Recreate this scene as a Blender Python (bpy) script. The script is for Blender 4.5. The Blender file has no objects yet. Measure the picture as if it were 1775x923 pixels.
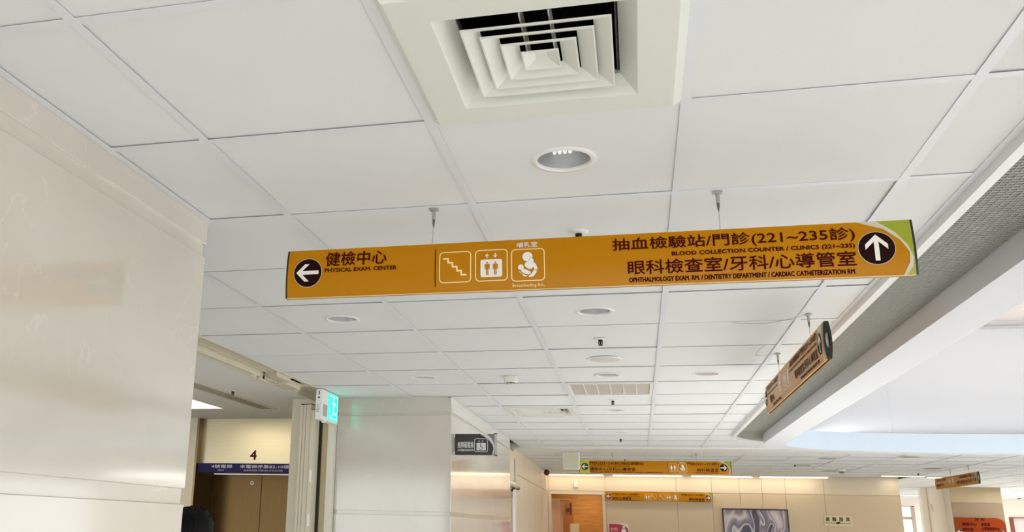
import bpy, bmesh, math, random
from mathutils import Vector, Matrix
random.seed(7)
PI = math.pi
SC = bpy.context.scene
COL = SC.collection

# ------------------------------------------------------------------ camera
cam_d = bpy.data.cameras.new('camera'); cam = bpy.data.objects.new('camera', cam_d); COL.objects.link(cam)
CF = Vector((-0.2419, 0.9303, 0.2755)).normalized()
YAW, PITCH, ROLL = -0.2542, 0.2791, 0.0256
CF = Vector((math.sin(YAW)*math.cos(PITCH), math.cos(YAW)*math.cos(PITCH), math.sin(PITCH)))
r0 = Vector((math.cos(YAW), -math.sin(YAW), 0)); u0 = r0.cross(CF)
CR = r0*math.cos(ROLL) + u0*math.sin(ROLL); CU = -r0*math.sin(ROLL) + u0*math.cos(ROLL)
M = Matrix((CR, CU, -CF)).transposed().to_4x4(); M.translation = Vector((1.0523, -1.9891, 1.6))
cam.matrix_world = M
cam_d.sensor_width = 36; cam_d.lens = 1569.1/1775*36
cam_d.shift_x = (887.5-696.0)/1775; cam_d.shift_y = -(461.5-461.0)/1775
cam_d.clip_start = 0.05; cam_d.clip_end = 200
SC.camera = cam

# ------------------------------------------------------------------ world, lights, exposure
w = bpy.data.worlds.new('daylight'); SC.world = w; w.use_nodes = True
w.node_tree.nodes['Background'].inputs[0].default_value = (0.97, 0.985, 1.0, 1)
w.node_tree.nodes['Background'].inputs[1].default_value = 2.8
def area(name, loc, size, energy, color=(1,1,1), rot=(0,0,0), sy=None):
    d = bpy.data.lights.new(name, 'AREA'); d.energy = energy; d.color = color
    d.shape = 'RECTANGLE'; d.size = size; d.size_y = sy or size
    o = bpy.data.objects.new(name, d); o.location = loc; o.rotation_euler = rot; COL.objects.link(o); return o
WARM = (1.0, 0.88, 0.72)
area('coffer_fill', (5.9, 1.0, 3.90), 5.5, 205, (1.0, 0.99, 0.975), sy=6.6)  # added fill lamp below the closed coffer ceiling, lights the floor
area('coffer_fill_north', (5.4, 5.7, 3.90), 4.6, 275, (1.0, 0.985, 0.96), sy=3.0).data.spread = math.radians(82)  # second added fill, aimed down to brighten the middle of the corridor
area('rear_fill_light', (0.8, -5.6, 2.50), 2.0, 125, (1.0, 1.0, 1.0), sy=3.0)  # unseen lamp behind the camera, added for light bounced off the floor
area('cove_lamp_north', (6.0, 8.96, 2.70), 6.5, 6, (0.92, 0.96, 1.0), (PI, 0, 0), 0.12)
area('cove_lamp_west', (2.19, 2.3, 2.70), 0.12, 9, (0.84, 0.92, 1.0), (PI, 0, 0), 9.0)
area('wall_wash_lamp', (1.65, 14.68, 2.515), 4.6, 8, WARM, (math.radians(18), 0, 0), 0.05)
area('wall_wash_lamp', (5.10, 14.74, 2.515), 0.2, 0.25, WARM, (math.radians(12), 0, 0), 0.05)
area('lobby_lamp', (-2.75, 5.08, 2.53), 0.55, 6, (1.0, 0.89, 0.70), (0, 0, 0), 0.5)
area('lobby_lamp', (-3.6, 3.0, 2.53), 0.55, 8.5, (1.0, 0.89, 0.70), (0, 0, 0), 0.5)
area('far_hall_light_and_fill', (8.5, 20.5, 2.48), 3.0, 170, (1.0, 0.96, 0.90), (0, 0, 0), 4.0)
area('far_hall_light_and_fill', (8.6, 16.4, 2.50), 2.2, 85, (1.0, 0.96, 0.90), (0, 0, 0), 1.6)  # extra lamp, added to brighten the pillar
area('toilet_lobby_lamp', (0.1, 16.2, 2.45), 0.5, 14, (1.0, 0.74, 0.42))
vs = SC.view_settings
vs.view_transform = 'Standard'; vs.look = 'None'; vs.exposure = 0.0; vs.gamma = 1.0; vs.use_curve_mapping = False
SC.cycles.max_bounces = 10; SC.cycles.diffuse_bounces = 6; SC.cycles.glossy_bounces = 5
SC.cycles.use_denoising = True
SC.cycles.sample_clamp_indirect = 6.0

# ------------------------------------------------------------------ materials
def lin(c): return tuple(((x/255)/12.92 if x/255 <= 0.04045 else ((x/255+0.055)/1.055)**2.4) for x in c)
MATS = {}
def mat(name, rgb, rough=0.6, metal=0.0, emit=None, es=1.0, spec=0.5, coat=0.0, alpha=None):
    if name in MATS: return MATS[name]
    m = bpy.data.materials.new(name); m.use_nodes = True
    b = m.node_tree.nodes['Principled BSDF']
    b.inputs['Base Color'].default_value = (*lin(rgb), 1)
    b.inputs['Roughness'].default_value = rough; b.inputs['Metallic'].default_value = metal
    b.inputs['Specular IOR Level'].default_value = spec
    b.inputs['Coat Weight'].default_value = coat; b.inputs['Coat Roughness'].default_value = rough
    if emit: b.inputs['Emission Color'].default_value = (*lin(emit), 1); b.inputs['Emission Strength'].default_value = es
    MATS[name] = m; return m
def nodes(m): return m.node_tree.nodes, m.node_tree.links, m.node_tree.nodes['Principled BSDF']
def noise_tint(m, c1, c2, scale=6, detail=4, lo=.35, hi=.65, bump=0.0, bscale=200, dist=0.0, stretch=None):
    N, L, b = nodes(m)
    tc = N.new('ShaderNodeTexCoord'); mp = N.new('ShaderNodeMapping'); L.new(tc.outputs['Object'], mp.inputs[0])
    if stretch: mp.inputs['Scale'].default_value = stretch
    n = N.new('ShaderNodeTexNoise'); n.inputs['Scale'].default_value = scale; n.inputs['Detail'].default_value = detail
    n.inputs['Distortion'].default_value = dist
    L.new(mp.outputs[0], n.inputs[0])
    r = N.new('ShaderNodeValToRGB'); r.color_ramp.elements[0].position = lo; r.color_ramp.elements[1].position = hi
    r.color_ramp.elements[0].color = (*lin(c1), 1); r.color_ramp.elements[1].color = (*lin(c2), 1)
    L.new(n.outputs[0], r.inputs[0]); L.new(r.outputs[0], b.inputs['Base Color'])
    if bump:
        n2 = N.new('ShaderNodeTexNoise'); n2.inputs['Scale'].default_value = bscale; n2.inputs['Detail'].default_value = 3
        L.new(tc.outputs['Object'], n2.inputs[0])
        bp = N.new('ShaderNodeBump'); bp.inputs['Strength'].default_value = bump; bp.inputs['Distance'].default_value = 0.002
        L.new(n2.outputs[0], bp.inputs['Height']); L.new(bp.outputs[0], b.inputs['Normal'])
    return m, r
tile_m = mat('mineral_ceiling_tile', (231, 233, 233), 0.85, spec=0.2)
noise_tint(tile_m, (229, 231, 230), (233, 235, 235), 1.3, 3, bump=0.25, bscale=260)
runner_m = mat('white_painted_runner', (228, 230, 233), 0.45)
plaster_m = mat('white_plaster', (228, 227, 222), 0.7, spec=0.3)
coffer_m = mat('coffer_white_paint', (218, 220, 223), 0.6, spec=0.3)
lip_m = mat('lip_white_paint', (236, 236, 235), 0.4)
dark_m = mat('plenum_dark', (60, 58, 55), 0.9)
wallw_m = mat('cream_wall_board', (226, 210, 184), 0.45, spec=0.4)
floor_m = mat('polished_floor_tile', (214, 208, 196), 0.25)
noise_tint(floor_m, (216, 217, 216), (228, 229, 228), 3, 5)
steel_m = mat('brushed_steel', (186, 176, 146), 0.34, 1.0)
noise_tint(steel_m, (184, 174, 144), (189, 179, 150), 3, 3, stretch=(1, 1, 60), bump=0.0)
doorst_m = mat('brushed_steel_door', (104, 90, 68), 0.27, 1.0)  # dark reflections in the doors are put into a darker base colour
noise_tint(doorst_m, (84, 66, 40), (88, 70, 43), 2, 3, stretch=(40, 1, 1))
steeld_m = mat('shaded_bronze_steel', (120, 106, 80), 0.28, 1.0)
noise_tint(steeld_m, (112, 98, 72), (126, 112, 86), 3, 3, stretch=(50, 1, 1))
chrome_m = mat('chrome', (215, 215, 215), 0.12, 1.0)
metal_m = mat('satin_zinc', (178, 176, 172), 0.35, 0.9)
grey_m = mat('grey_grille', (138, 140, 132), 0.75, spec=0.2)
rib_m = mat('grille_rib_paint', (160, 161, 152), 0.6)
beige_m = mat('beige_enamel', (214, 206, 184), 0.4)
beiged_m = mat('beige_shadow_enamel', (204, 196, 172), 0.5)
black_m = mat('black_plastic', (14, 13, 13), 0.35)
foil_m = mat('black_duct_lining', (14, 13, 13), 0.35); 
N_, L_, B_ = nodes(foil_m); n_ = N_.new('ShaderNodeTexNoise'); n_.inputs['Scale'].default_value = 25
bp_ = N_.new('ShaderNodeBump'); bp_.inputs['Strength'].default_value = 1.0; L_.new(n_.outputs[0], bp_.inputs['Height']); L_.new(bp_.outputs[0], B_.inputs['Normal'])
abs_m = mat('ivory_abs_plastic', (224, 226, 217), 0.35)
orange_m = mat('orange_sign_vinyl', (188, 124, 0), 0.28, spec=0.16)
lime_m = mat('lime_sign_vinyl', (150, 160, 14), 0.3, coat=0.3)
arc_m = mat('sign_arc_grey', (205, 196, 178), 0.4)
maroon_m = mat('maroon_ink', (70, 5, 2), 0.6, spec=0.08)
disc_m = mat('dark_disc_ink', (36, 10, 6), 0.6, spec=0.08)
ink_w = mat('white_ink', (238, 234, 226), 0.5)
ink_c = mat('cream_ink', (250, 222, 160), 0.5)
white_m = mat('white_enamel', (240, 240, 238), 0.35)
blue_m = mat('navy_band', (24, 20, 80), 0.5, spec=0.2)
wood_m = mat('oak_veneer', (184, 136, 70), 0.45)
noise_tint(wood_m, (172, 124, 60), (196, 150, 84), 3, 6, stretch=(1, 1, 9))
pink_m = mat('reddish_wood_door', (206, 148, 104), 0.4)
crim_m = mat('crimson_sign', (176, 22, 52), 0.35)
ora2_m = mat('burnt_orange_panel', (126, 48, 0), 0.5, spec=0.1)
glass_tube = mat('lit_tube', (255, 250, 235), 0.4, emit=(255, 226, 170), es=4)
panel_lit = mat('lit_panel', (255, 248, 232), 0.4, emit=(255, 238, 205), es=1.6)
exit_g = mat('lit_green_exit', (0, 190, 150), 0.4, emit=(0, 226, 190), es=1.15)
exit_w = mat('lit_white_exit', (200, 255, 245), 0.4, emit=(150, 250, 238), es=1.1)
lampw_m = mat('unlit_cfl_faint_glow', (245, 245, 245), 0.3, emit=(255, 255, 255), es=0.35)  # the tube is unlit; a faint glow is added to it
refl_m = mat('downlight_reflector', (188, 190, 190), 0.35, 0.5)
pinkgl_m = mat('frosted_pinkish_glass', (186, 178, 176), 0.4)
perf_m = mat('perforated_face', (206, 198, 186), 0.7)
hair_m = mat('black_hair', (7, 6, 7), 0.7, spec=0.2)
skin_m = mat('skin', (196, 150, 122), 0.55)
cloth_m = mat('dark_jacket', (40, 42, 50), 0.9)
coffer_wood = mat('pale_slat_ceiling', (226, 214, 206), 0.6)
noise_tint(coffer_wood, (220, 207, 199), (232, 222, 215), 4, 4, stretch=(1, 12, 1))
win_m = mat('window_daylight', (225, 240, 245), 0.2, emit=(222, 240, 248), es=1.05)
screed_m = mat('pink_white_far_wall', (240, 228, 214), 0.5)

def marble(name, base, vein, light, rough=0.12):
    m = mat(name, base, rough, spec=0.5, coat=1.0)
    N, L, b = nodes(m)
    b.inputs['Coat IOR'].default_value = 1.7
    b.inputs['Coat Roughness'].default_value = 0.08
    tc = N.new('ShaderNodeTexCoord')
    n1 = N.new('ShaderNodeTexNoise'); n1.inputs['Scale'].default_value = 1.6; n1.inputs['Detail'].default_value = 5; n1.inputs['Distortion'].default_value = .6
    n2 = N.new('ShaderNodeTexNoise'); n2.inputs['Scale'].default_value = 3.2; n2.inputs['Detail'].default_value = 8; n2.inputs['Distortion'].default_value = .7
    L.new(tc.outputs['Object'], n1.inputs[0]); L.new(tc.outputs['Object'], n2.inputs[0])
    r1 = N.new('ShaderNodeValToRGB'); e = r1.color_ramp.elements
    e[0].position = .3; e[0].color = (*lin(vein), 1); e[1].position = .62; e[1].color = (*lin(base), 1)
    L.new(n1.outputs[0], r1.inputs[0])
    r2 = N.new('ShaderNodeValToRGB'); e = r2.color_ramp.elements
    e[0].position = .493; e[0].color = (0, 0, 0, 1); e[1].position = .507; e[1].color = (0, 0, 0, 1)
    k = r2.color_ramp.elements.new(.5); k.color = (1, 1, 1, 1)
    L.new(n2.outputs[0], r2.inputs[0])
    n3 = N.new('ShaderNodeTexNoise'); n3.inputs['Scale'].default_value = 2.3; L.new(tc.outputs['Object'], n3.inputs[0])
    r3 = N.new('ShaderNodeValToRGB'); r3.color_ramp.elements[0].position = .5; r3.color_ramp.elements[1].position = .66
    L.new(n3.outputs[0], r3.inputs[0])
    mu = N.new('ShaderNodeMath'); mu.operation = 'MULTIPLY'; L.new(r2.outputs[0], mu.inputs[0]); L.new(r3.outputs[0], mu.inputs[1])
    mx = N.new('ShaderNodeMix'); mx.data_type = 'RGBA'
    L.new(mu.outputs[0], mx.inputs['Factor']); L.new(r1.outputs[0], mx.inputs['A']); mx.inputs['B'].default_value = (*lin(light), 1)
    L.new(mx.outputs['Result'], b.inputs['Base Color'])
    return m
marble_m = marble('cream_marble', (208, 202, 189), (200, 193, 179), (218, 212, 201), 0.16)
marble2_m = marble('side_lit_marble', (232, 228, 220), (226, 221, 212), (240, 236, 229), 0.10)  # same stone; light from the right is put into a paler colour

# ------------------------------------------------------------------ mesh helpers
def NB(): return bmesh.new()
def box(bm, x0, x1, y0, y1, z0, z1, bev=0):
    vs_ = [bm.verts.new(p) for p in ((x0,y0,z0),(x1,y0,z0),(x1,y1,z0),(x0,y1,z0),(x0,y0,z1),(x1,y0,z1),(x1,y1,z1),(x0,y1,z1))]
    fs = [bm.faces.new([vs_[i] for i in f]) for f in ((3,2,1,0),(4,5,6,7),(0,1,5,4),(1,2,6,5),(2,3,7,6),(3,0,4,7))]
    if bev:
        es = set(e for f in fs for e in f.edges)
        bmesh.ops.bevel(bm, geom=list(es), offset=bev, segments=1, affect='EDGES')
    return bm
def B(*a, **k): return box(NB(), *a, **k)
def lathe(bm, prof, c, n=32, axis=Vector((0,0,1)), cap=True):
    """prof: (radius, height) pairs, around axis through c"""
    ax = axis.normalized(); a = ax.orthogonal().normalized(); b = ax.cross(a); c = Vector(c)
    rings = []
    for r, h in prof:
        rings.append([bm.verts.new(c + ax*h + (a*math.cos(2*PI*i/n) + b*math.sin(2*PI*i/n))*r) for i in range(n)])
    for A, Bq in zip(rings, rings[1:]):
        for i in range(n): bm.faces.new((A[i], A[(i+1)%n], Bq[(i+1)%n], Bq[i]))
    if cap:
        for R in (rings[0], rings[-1]):
            try: bm.faces.new(R)
            except ValueError: pass
    return bm
def tube(bm, pts, r, n=8):
    pts = [Vector(p) for p in pts]; rings = []
    for i, p in enumerate(pts):
        d = (pts[min(i+1, len(pts)-1)] - pts[max(i-1, 0)]).normalized()
        a = d.orthogonal().normalized() if i == 0 else (A0 - d*A0.dot(d)).normalized()
        A0 = a; b = d.cross(a)
        rings.append([bm.verts.new(p + (a*math.cos(2*PI*k/n) + b*math.sin(2*PI*k/n))*r) for k in range(n)])
    for A, Bq in zip(rings, rings[1:]):
        for k in range(n): bm.faces.new((A[k], A[(k+1)%n], Bq[(k+1)%n], Bq[k]))
    bm.faces.new(rings[0]); bm.faces.new(rings[-1]); return bm
def prism(bm, poly, z0, z1):
    lo = [bm.verts.new((x, y, z0)) for x, y in poly]; hi = [bm.verts.new((x, y, z1)) for x, y in poly]
    bm.faces.new(lo[::-1]); bm.faces.new(hi)
    n = len(poly)
    for i in range(n): bm.faces.new((lo[i], lo[(i+1)%n], hi[(i+1)%n], hi[i]))
    return bm
def loft(bm, prof, y0, y1):
    """open profile of (x,z) extruded along y"""
    a = [bm.verts.new((x, y0, z)) for x, z in prof]; b = [bm.verts.new((x, y1, z)) for x, z in prof]
    for i in range(len(prof)-1): bm.faces.new((a[i], a[i+1], b[i+1], b[i]))
    return bm
def obj(name, bm, m, parent=None, smooth=False, kind=None, label=None):
    me = bpy.data.meshes.new(name)
    bmesh.ops.recalc_face_normals(bm, faces=bm.faces)
    bm.to_mesh(me); bm.free(); me.materials.append(m)
    if smooth:
        for p in me.polygons: p.use_smooth = True
        try: me.set_sharp_from_angle(angle=math.radians(35))
        except Exception: pass
    return link(name, me, parent, kind, label)
def link(name, me, parent=None, kind=None, label=None):
    o = bpy.data.objects.new(name, me); COL.objects.link(o)
    if parent:
        o.parent = parent; o.matrix_parent_inverse = absmat(parent).inverted()
    if kind: o['kind'] = kind
    if label: o['label'] = label
    return o
def absmat(o):
    m = o.matrix_basis.copy()
    return absmat(o.parent) @ o.matrix_parent_inverse @ m if o.parent else m
def thing(name, label, cat, loc=(0,0,0), group=None):
    o = bpy.data.objects.new(name, None); o.empty_display_size = 0.05; COL.objects.link(o); o.location = loc
    o['label'] = label; o['category'] = cat
    if group: o['group'] = group
    return o
def tag(o, label, cat, group=None):
    o['label'] = label; o['category'] = cat
    if group: o['group'] = group
    return o
def setting(name, loc=(0,0,0), label=None):
    o = bpy.data.objects.new(name, None); COL.objects.link(o); o.location = loc; o['kind'] = 'structure'
    if label: o['label'] = label
    return o
def struct(name, bm, m, label=None):
    o = obj(name, bm, m); o['kind'] = 'structure'
    if label: o['label'] = label
    return o
def dup(root, loc, label=None, group=None):
    """copy of a thing, its parts and their sub-parts"""
    def cp(o, par):
        c = o.copy(); COL.objects.link(c)
        if par: c.parent = par
        for ch in [x for x in KIDS.get(o.name, [])]: cp(ch, c)
        return c
    KIDS = {}
    for x in list(COL.objects):
        if x.parent: KIDS.setdefault(x.parent.name, []).append(x)
    r = cp(root, None); r.location = loc
    if label: r['label'] = label
    if group: r['group'] = group
    return r

H = 2.55          # ceiling height (underside of the grid)
CX = 0.9

# ------------------------------------------------------------------ the setting: floor and outer shell
struct('floor', B(-7, 15, -9, 30, -0.1, 0), floor_m, 'pale polished floor')

# ---- ring path of the curved light coffer (ring outer edge, rounded corners)
corner = [(2.27,7.0),(2.27,7.3),(2.273,7.55),(2.30,7.8),(2.38,8.02),(2.55,8.25),(2.81,8.46),(3.1,8.59),(3.45,8.69),(3.98,8.77),(4.9,8.83),(6.0,8.85)]
def cr(P, n=5):
    out = []
    for i in range(1, len(P)-2):
        p0, p1, p2, p3 = [Vector((*q, 0)) for q in P[i-1:i+3]]
        for k in range(n):
            t = k/n
            out.append(0.5*((2*p1) + (p2-p0)*t + (2*p0-5*p1+4*p2-p3)*t*t + (3*p1-p0-3*p2+p3)*t**3))
    return [(v.x, v.y) for v in out]
q1 = cr([(2.27,6.7)] + corner + [(7.1,8.85)])
MX, MY = 6.0, 2.3
q2 = [(2*MX-x, y) for x, y in q1[::-1]]
q3 = [(2*MX-x, 2*MY-y) for x, y in q1]
q4 = [(x, 2*MY-y) for x, y in q1[::-1]]
RING = q1 + q2 + q3 + q4
def offset(path, d):
    """d > 0: away from the opening"""
    n = len(path); out = []
    for i in range(n):
        a = Vector(path[i-1]); b = Vector(path[(i+1) % n]); t = (b-a).normalized()
        nrm = Vector((-t.y, t.x))    # path runs clockwise seen from above
        p = Vector(path[i]) + nrm*d
        out.append((p.x, p.y))
    return out
def ring_loft(bm, prof, idx=None, path=RING):
    n = len(path); rows = []
    for d, z in prof:
        off = offset(path, d); ids = range(n) if idx is None else idx
        rows.append([bm.verts.new((off[i][0], off[i][1], z)) for i in ids])
    m_ = len(rows[0])
    for A, Bq in zip(rows, rows[1:]):
        for i in range(m_ if idx is None else m_-1):
            bm.faces.new((A[i], A[(i+1)%m_], Bq[(i+1)%m_], Bq[i]))
    return bm
LIP = offset(RING, 0.281)
lip_q1 = LIP[:len(q1)]
def Yc(x):
    """far side of the lip as y(x), for the cut ceiling tiles"""
    if x <= lip_q1[0][0] + .002: return -99
    for (xa, ya), (xb, yb) in zip(lip_q1, lip_q1[1:]):
        if xa <= x <= xb and xb > xa: return ya + (yb-ya)*(x-xa)/(xb-xa)
    return lip_q1[-1][1]

# ------------------------------------------------------------------ ceiling grid
ceiling = setting('ceiling', (0, 0, H), 'suspended white tile ceiling')
bm = NB()
for r in ((-7, 1.92, -9, 30), (10.1, 15, -9, 30), (1.92, 10.1, -9, -4.6), (1.92, 10.1, 9.25, 30)):
    box(bm, *r, 2.80, 2.86)
obj('plenum_slab', bm, dark_m, ceiling)
TZ0, TZ1 = 2.5535, 2.567
def tile_mesh():
    me = bpy.data.meshes.new('ceiling_tile'); b = B(0.005, 0.595, 0.005, 0.595, 0, 0.013, bev=0.0015); bmesh.ops.recalc_face_normals(b, faces=b.faces); b.to_mesh(me); b.free(); me.materials.append(tile_m); return me
TILE = tile_mesh()
def hole_tile_mesh(r, cx=.3, cy=.3):
    b = NB(); n = 32
    sq, ci = [], []
    for z in (0, .013):
        S, C_ = [], []
        for i in range(n):
            a = 2*PI*i/n; dx, dy = math.cos(a), math.sin(a)
            k = .295/max(abs(dx), abs(dy)); S.append(b.verts.new((.3+dx*k, .3+dy*k, z))); C_.append(b.verts.new((cx+dx*r, cy+dy*r, z)))
        sq.append(S); ci.append(C_)
    for i in range(n):
        j = (i+1) % n
        b.faces.new((sq[0][i], sq[0][j], ci[0][j], ci[0][i])); b.faces.new((sq[1][i], sq[1][j], ci[1][j], ci[1][i]))
        b.faces.new((sq[0][i], sq[0][j], sq[1][j], sq[1][i])); b.faces.new((ci[0][i], ci[0][j], ci[1][j], ci[1][i]))
    bmesh.ops.recalc_face_normals(b, faces=b.faces)
    me = bpy.data.meshes.new('ceiling_tile_with_hole'); b.to_mesh(me); b.free(); me.materials.append(tile_m); return me
HOLE = hole_tile_mesh(.078)
HOLEB = hole_tile_mesh(.088)
down = {(1,0),(1,3),(-1,3),(1,6),(2,6),(-1,6),(1,9),(1,12)}
def put(name, me, x, y, z):
    o = link(name, me, ceiling); o.matrix_basis = Matrix.Translation((x, y, z)); return o
def poly_tile(poly, z):
    b = prism(NB(), poly, 0, .013); bmesh.ops.recalc_face_normals(b, faces=b.faces)
    me = bpy.data.meshes.new('ceiling_tile'); b.to_mesh(me); b.free(); me.materials.append(tile_m)
    return put('ceiling_tile', me, 0, 0, z)
skip = {(1,-1), (1,7), (0,9)}
TEEX = bpy.data.meshes.new('cross_tee')
b_ = B(0.012, 0.588, -0.012, 0.012, 0, 0.0012); box(b_, 0.012, 0.588, -0.001, 0.001, 0.0012, 0.03); b_.to_mesh(TEEX); b_.free(); TEEX.materials.append(runner_m)
for j in range(-7, 16):
    y0, y1 = j*.6, (j+1)*.6
    if j == 15: y1 = 9.24
    for i in range(-2, 5):
        x0, x1 = i*.6, (i+1)*.6
        xl = -1.2 if 1 <= j < 8 else (-.29 if j < 8 else -.318)
        if x1 <= xl + .02: continue
        if j < 12 and x0 > 1.96: continue
        if (i, j) in skip: continue
        z = TZ0 + random.uniform(-.0008, .0018)
        a, c = max(x0, xl), x1
        if j < 12: c = min(x1, 1.972)
        full = a == x0 and c == x1 and y1 - y0 > .59
        if full and (j < 12 or x1 <= 1.9):
            o = put('ceiling_tile', HOLE if (i, j) in down else (HOLEB if (i, j) == (1, 5) else TILE), x0, y0, z)
            o.rotation_euler = (random.uniform(-.002, .002), random.uniform(-.002, .002), 0); continue
        if j < 12 or x1 <= 1.9:
            poly_tile([(a+.005, y0+.005), (c-.003, y0+.005), (c-.003, y1-.005), (a+.005, y1-.005)], z); continue
        xs = sorted([x0+.005, x1-.005] + [x0 + .6*k/10 for k in range(1, 10)] + ([1.984, 1.987] if x0 < 1.98 < x1 else []))
        lo = [(x, min(max(Yc(x)-.004, y0+.005), y1-.006)) for x in xs]
        lo = [p for p in lo]
        if all(p[1] >= y1-.0065 for p in lo): continue
        while len(lo) > 2 and lo[-1][1] >= y1-.0065 and lo[-2][1] >= y1-.0065: lo.pop()
        poly_tile(lo + [(lo[-1][0], y1-.005), (lo[0][0], y1-.005)], z)
# main runners
def runner(x, ya, yb, zb=H):
    b = B(-.012, .012, ya, yb, 0, .0012); box(b, -.001, .001, ya, yb, .0012, .035)
    me = bpy.data.meshes.new('main_runner'); b.to_mesh(me); b.free(); me.materials.append(runner_m)
    put('main_runner', me, x, 0, zb - .0004)
runner(-.6, .62, 4.80); runner(0, -4.2, 9.24); runner(.6, -4.2, 9.24); runner(1.2, -4.2, 9.24); runner(1.8, -4.2, 9.24)
runner(2.4, Yc(2.4), 9.24)
for j in range(-6, 16):
    y = j*.6
    for i in range(-2, 4):
        if i < 0 and not 1 <= j <= 8: 
            continue
        if i >= 3: continue
        put('cross_tee', TEEX, i*.6, y, H)
    if j < 1 or j > 8:
        b = B(-.28, -.012, -.012, .012, 0, .0012); me = bpy.data.meshes.new('cross_tee'); b.to_mesh(me); b.free(); me.materials.append(runner_m); put('cross_tee', me, 0, y, H)
    xe = 1.975 if j < 13 else 2.388
    if j >= 14: xe = 2.388
    if Yc(xe) > y and j >= 13:
        xe = max([p[0] for p in lip_q1 if p[1] < y] + [1.975])
    b = B(1.812, xe, -.012, .012, 0, .0012); me = bpy.data.meshes.new('cross_tee'); b.to_mesh(me); b.free(); me.materials.append(runner_m); put('cross_tee', me, 0, y, H)
# wall angles
bm = NB()
box(bm, -.296, -.272, -4.2, .62, H-.0006, H+.0006); box(bm, -.296, -.2945, -4.2, .62, H, H+.02)
obj('wall_angle', bm, runner_m, ceiling)
obj('wall_angle', B(-1.215, -1.19, .60, 4.86, H-.001, H+.012), beige_m, ceiling)
bm = B(-1.2, -.296, .595, .625, H-.0006, H+.001); obj('wall_angle', bm, runner_m, ceiling)
bm = B(-1.2, -.3, 4.80, 4.845, H-.0006, H+.001); obj('wall_angle', bm, runner_m, ceiling)
bm = B(-.325, -.302, 4.80, 8.3, H-.0006, H+.001); obj('wall_angle', bm, runner_m, ceiling)
# angle and lip along the coffer
obj('edge_angle', ring_loft(NB(), [(.302, H+.004), (.302, H-.001), (.281, H-.001)]), runner_m, ceiling)
# gypsum band before the far hall, and far ceiling
bm = B(-.45, 2.46, 9.24, 9.93, 2.535, 2.60); box(bm, 2.46, 15, 9.24, 9.93, 2.535, 2.60)
obj('gypsum_band', bm, plaster_m, ceiling)
FX = -.02
TE2 = TEEX
for i in range(-1, 10):
    for j in range(0, 8):
        x0, y0 = FX+.6*i, 9.93+.6*j + .03
        put('ceiling_tile', TILE, x0, y0, TZ0 + random.uniform(-.001, .002))
        put('cross_tee', TEEX, x0, y0, H)
for i in range(0, 10):
    runner(FX+.6*i, 9.94, 14.85)
bm = NB()
for i in range(10, 25):
    for j in range(0, 8): box(bm, FX+.6*i+.008, FX+.6*(i+1)-.008, 9.965+.6*j, 9.955+.6*(j+1), TZ0, TZ1)
for i in range(9, 25):
    for j in range(8, 24): box(bm, FX+.6*i+.008, FX+.6*(i+1)-.008, 9.965+.6*j, 9.955+.6*(j+1), TZ0, TZ1)
obj('far_tile_field', bm, tile_m, ceiling, kind='stuff')
bm = NB()
for i in range(10, 26): box(bm, FX+.6*i-.012, FX+.6*i+.012, 9.94, 24, H, H+.0012)
for j in range(0, 8): box(bm, 5.98, 15, 9.95+.6*j, 9.974+.6*j, H+.0003, H+.0013)
for j in range(8, 24): box(bm, 5.38, 15, 9.95+.6*j, 9.974+.6*j, H+.0003, H+.0013)
obj('far_grid_bars', bm, runner_m, ceiling, kind='stuff')
obj('side_ceiling_board', B(9.98, 15, -9, 9.24, 2.552, 2.58), plaster_m, ceiling)
bm = B(-7, 1.96, -9, -4.2, 2.552, 2.58); box(bm, 1.96, 9.98, -9, -4.55, 2.552, 2.58)
obj('rear_ceiling_board', bm, plaster_m, ceiling)

# ------------------------------------------------------------------ curved light coffer
coffer = setting('trim_1', (6, 2.3, H), 'rounded light coffer around a white recess')
obj('lip', ring_loft(NB(), [(.281, H+.01), (.281, 2.5215), (.251, 2.5215), (.251, H+.01)]), lip_m, coffer, label='thin white lip around the coffer')
obj('grille_band', ring_loft(NB(), [(.251, H), (0, H), (0, H+.02), (.251, H+.02)]), grey_m, coffer, label='grey perforated band')
bm = NB()
for k in range(1, 12):
    d = .251 - k*.0209
    ring_loft(bm, [(d+.0014, H-.0002), (d+.0014, H-.0022), (d-.0014, H-.0022), (d-.0014, H-.0002)], idx=range(len(q4)*3-3, len(RING))) if 0 else None
n4 = len(q1)
# ribs run along the visible straight (west side) and round the far corner
west = [(2.27, -1.2 + .4*k) for k in range(21)] + q1[2:40]
def path_ribs(path, d, hw, z0, z1, bm):
    rows = []
    for s, z in ((d+hw, z0), (d+hw, z1), (d-hw, z1), (d-hw, z0)):
        row = []
        for i in range(len(path)):
            a = Vector(path[max(i-1, 0)]); b = Vector(path[min(i+1, len(path)-1)]); t = (b-a).normalized()
            row.append(bm.verts.new((path[i][0] - t.y*s, path[i][1] + t.x*s, z)))
        rows.append(row)
    for A, Bq in zip(rows, rows[1:]):
        for i in range(len(path)-1): bm.faces.new((A[i], A[i+1], Bq[i+1], Bq[i]))
for k in range(1, 12): path_ribs(west, .251 - k*.0209, .0013, H, H-.0026, bm)
y = -1.2
while y < 7.3:
    box(bm, 2.022, 2.268, y, y+.0075, H-.0016, H); y += .0209
obj('grille_ribs', bm, rib_m, coffer, kind='stuff')
obj('inner_ring', ring_loft(NB(), [(0, H+.01), (0, 2.457), (-.207, 2.457)]), coffer_m, coffer, label='white dropped ring')
obj('inner_reveal', ring_loft(NB(), [(-.207, 2.457), (-.207, 2.645), (.36, 2.645)]), mat('cool_light_tint', (187, 203, 217), .5), coffer, label='inner reveal tinted pale blue for cool light')  # cool light on the reveal is put into its blue colour
for o in COL.objects:
    if o.name.startswith(('lip', 'grille_band', 'inner_ring')) and o.type == 'MESH': pass
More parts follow.
